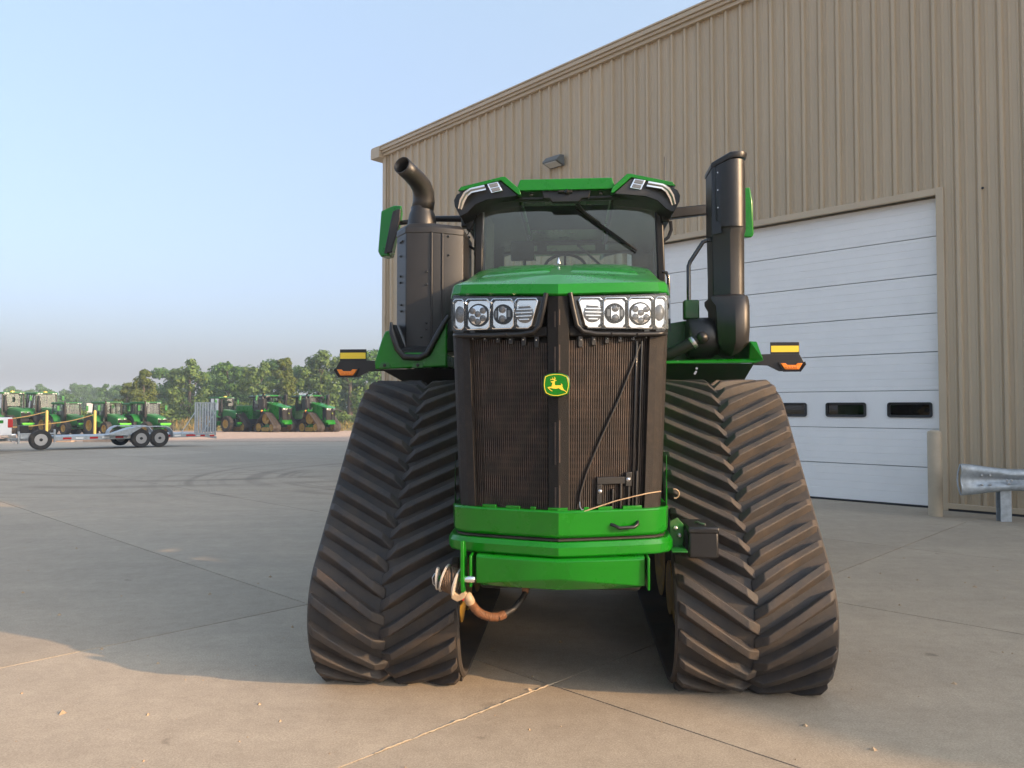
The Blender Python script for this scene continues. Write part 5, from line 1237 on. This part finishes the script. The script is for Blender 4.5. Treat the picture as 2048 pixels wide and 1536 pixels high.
def crown_geo(rng, h, w, n, kind, size):
    """leaf quads of a crown whose base is the ground"""
    v, f = [], []
    lobes = []
    if kind == 'round':
        for k in range(44):
            zz = rng.uniform(.06, .93); ww = w*math.sin(math.pi*min(.93, zz*.72+.24))**.7
            a = rng.uniform(0, 6.28); rr = ww*.5*math.sqrt(rng.random())*.95
            lobes.append((rr*math.cos(a), rr*math.sin(a), h*zz, rng.uniform(.10, .19)*w*(1.15 - .4*zz)))
    else:
        for k in range(70):
            zz = rng.uniform(.04, .97); ww = w*(1.02 - zz)**.72
            a = rng.uniform(0, 6.28); rr = ww*.42*rng.uniform(.4, 1)
            lobes.append((rr*math.cos(a), rr*math.sin(a), h*zz, rng.uniform(.09, .15)*w*(1.2 - .75*zz)))
    for k in range(n):
        lx, ly, lz, lr = lobes[rng.randrange(len(lobes))]
        while True:
            d = Vector((rng.uniform(-1, 1), rng.uniform(-1, 1), rng.uniform(-1, 1)))
            if .1 < d.length < 1: break
        d.normalize(); rad = lr*(rng.uniform(.55, 1.12))
        c = Vector((lx, ly, lz)) + Vector((d.x, d.y, d.z*.8))*rad
        nn = (d + Vector((rng.uniform(-.7, .7), rng.uniform(-.7, .7), rng.uniform(-.3, .9)))).normalized()
        a = nn.cross(Vector((rng.uniform(-1, 1), rng.uniform(-1, 1), rng.uniform(-1, 1)))).normalized(); b = nn.cross(a)
        s = size*rng.uniform(.6, 1.3); o = len(v)
        v += [tuple(c + a*s), tuple(c + b*s*.7), tuple(c - a*s), tuple(c - b*s*.7)]; f.append((o, o+1, o+2, o+3))
    return v, f, lobes
def raw(name, v, f, m):
    me = bpy.data.meshes.new(name); me.from_pydata(v, [], f); me.materials.append(m); return me
def trunk_mb(rng, h, w, lobes, kind, mb=None):
    mb = mb or MB(); r = .035*w + .06
    mb.tube([(0, 0, -.3), (.1, 0, h*.3), (.05, .1, h*.6), (0, 0, h*.9)], [r*1.3, r, r*.6, r*.15], 7)
    if kind == 'round':
        for (lx, ly, lz, lr) in lobes[:10]:
            z0 = max(h*.15, lz - math.hypot(lx, ly)*1.3)
            mb.tube([(.05, .03, z0), (lx*.5, ly*.5, (z0+lz)/2 + .2), (lx, ly, lz)], [r*.45, r*.3, r*.08], 5)
    return mb
TREES = {}
def tree_kind(key, seed, h, w, n, kind, size, m):
    rng = random.Random(seed); v, f, lobes = crown_geo(rng, h, w, n, kind, size)
    TREES[key] = (raw('crown', v, f, m), trunk_mb(rng, h, w, lobes, kind).mesh('trunk', M['bark'], 60), v, f)
tree_kind('a', 1, 11.5, 8.0, 5200, 'round', .25, M['leaf2'])
tree_kind('b', 2, 11.0, 7.5, 5200, 'round', .25, M['leaf'])
tree_kind('c', 3, 12.5, 7.0, 5200, 'round', .25, M['leaf2'])
tree_kind('d', 4, 12.0, 8.5, 5200, 'round', .25, M['leaf'])
tree_kind('e', 5, 9.5, 8.5, 8000, 'cone', .20, M['cedar'])
tree_kind('s', 6, 3.2, 3.0, 1200, 'round', .16, M['leaf2'])
def tree(key, x, y, rz, sc, name, label, group):
    t = empty(name, (x, y, ground_z(y) - .1), R(rz)); t.scale = (sc, sc, sc)
    for i, nm in ((0, 'crown'), (1, 'trunk')):
        o = bpy.data.objects.new(nm, TREES[key][i]); COL.objects.link(o); o.parent = t
    return tag(t, label, 'tree', group)
G1 = 'trees along the far edge of the field'
tree('a', -43.68, 104, 10, .84, 'broadleaf_tree', 'broad pale green tree left of the trailer ramp, tallest in the left wood', G1)
tree('b', -41.44, 112, 80, .90, 'broadleaf_tree', 'dark green tree rising above the trailer ramp and wheeled tractor', G1)
tree('c', -35.08, 106, 200, .78, 'broadleaf_tree', 'green tree directly behind the left tracked tractor', G1)
tree('e', -29.06, 98, 30, .95, 'cedar_tree', 'olive brown cedar between the two tracked tractors', G1)
tree('c', -26.96, 108, 140, .93, 'broadleaf_tree', 'tall green tree behind the right tracked tractor', G1)
tree('a', -23.17, 110, 250, 1.0, 'broadleaf_tree', 'tall pale tree rising behind the left turn signal', G1)
tree('d', -19.81, 112, 20, 1.0, 'broadleaf_tree', 'tall green tree against the left edge of the metal building', G1)
tree('e', -44.03, 92, 160, .76, 'cedar_tree', 'yellow-green cedar behind the small tractors at the trailer', G1)
tree('e', -48.50, 97, 100, .62, 'cedar_tree', 'smaller olive cedar at the left of the yellow-green cedar', G1)
tree('s', -31.95, 90, 30, .7, 'bush', 'small pale bush right of the wheeled tractor beyond the ramp', 'bushes at the field edge')
tree('s', -20.63, 95, 130, .6, 'bush', 'low green bush right of the rightmost tracked tractor', 'bushes at the field edge')
tree('s', -51.68, 92, 60, .9, 'bush', 'round bush on the bank behind the small tractors', 'bushes at the field edge')
# far wood that reads as one mass
wv, wf, tk = [], [], MB(); rw_ = random.Random(11)
def plant(key, x, y, a, sc, sz):
    ca, sa = math.cos(a)*sc, math.sin(a)*sc; o = len(wv); z0 = ground_z(y) - .1
    wv.extend((x + p[0]*ca - p[1]*sa, y + p[0]*sa + p[1]*ca, z0 + p[2]*sc*sz) for p in TREES[key][2])
    wf.extend((q[0]+o, q[1]+o, q[2]+o, q[3]+o) for q in TREES[key][3])
    tk.tube([(x, y, z0-.3), (x, y, z0 + 6*sc)], [.22*sc, .10*sc], 5)
for k in range(15):
    q_ = -.4512 + k*.0208 + rw_.uniform(-.0065, .0065); y = rw_.uniform(118, 132); plant(rw_.choice('abd'), q_*y, y, rw_.uniform(0, 6), rw_.uniform(.78, .92), 1)
for k in range(22):
    q_ = -.7048 + k*.0130 + rw_.uniform(-.0052, .0052); y = rw_.uniform(215, 240); plant(rw_.choice('abcd'), q_*y, y, rw_.uniform(0, 6), rw_.uniform(.72, .95), 1)
for k in range(8):
    q_ = -.5260 + k*.0130; y = rw_.uniform(165, 180); plant(rw_.choice('abd'), q_*y, y, rw_.uniform(0, 6), rw_.uniform(.6, .75), 1)
for k in range(9):
    q_ = -.6918 + k*.0143; y = rw_.uniform(150, 165); plant(rw_.choice('abd'), q_*y, y, rw_.uniform(0, 6), rw_.uniform(.45, .62), 1)
o = bpy.data.objects.new('far_wood', raw('far_wood', wv, wf, M['leaf'])); COL.objects.link(o); o['kind'] = 'stuff'; o['label'] = 'hazy far-off wood behind the field'
q = tk.build('far_wood_trunks', M['bark'], o); q['kind'] = 'stuff'
# ------------------------------------------------------------------ morning haze
hm_ = bpy.data.materials.new('morning_haze'); hm_.use_nodes = True; t = hm_.node_tree; t.nodes.clear()
out = t.nodes.new('ShaderNodeOutputMaterial'); pv = t.nodes.new('ShaderNodeVolumePrincipled')
pv.inputs['Color'].default_value = (.70, .85, 1.0, 1); pv.inputs['Density'].default_value = .0010; pv.inputs['Anisotropy'].default_value = .0
t.links.new(pv.outputs[0], out.inputs['Volume'])
hz_ = MB().box(-950, 950, -250, 1550, -12, 17).build('haze', hm_); hz_['kind'] = 'stuff'; hz_['label'] = 'thin morning haze over the yard and field'
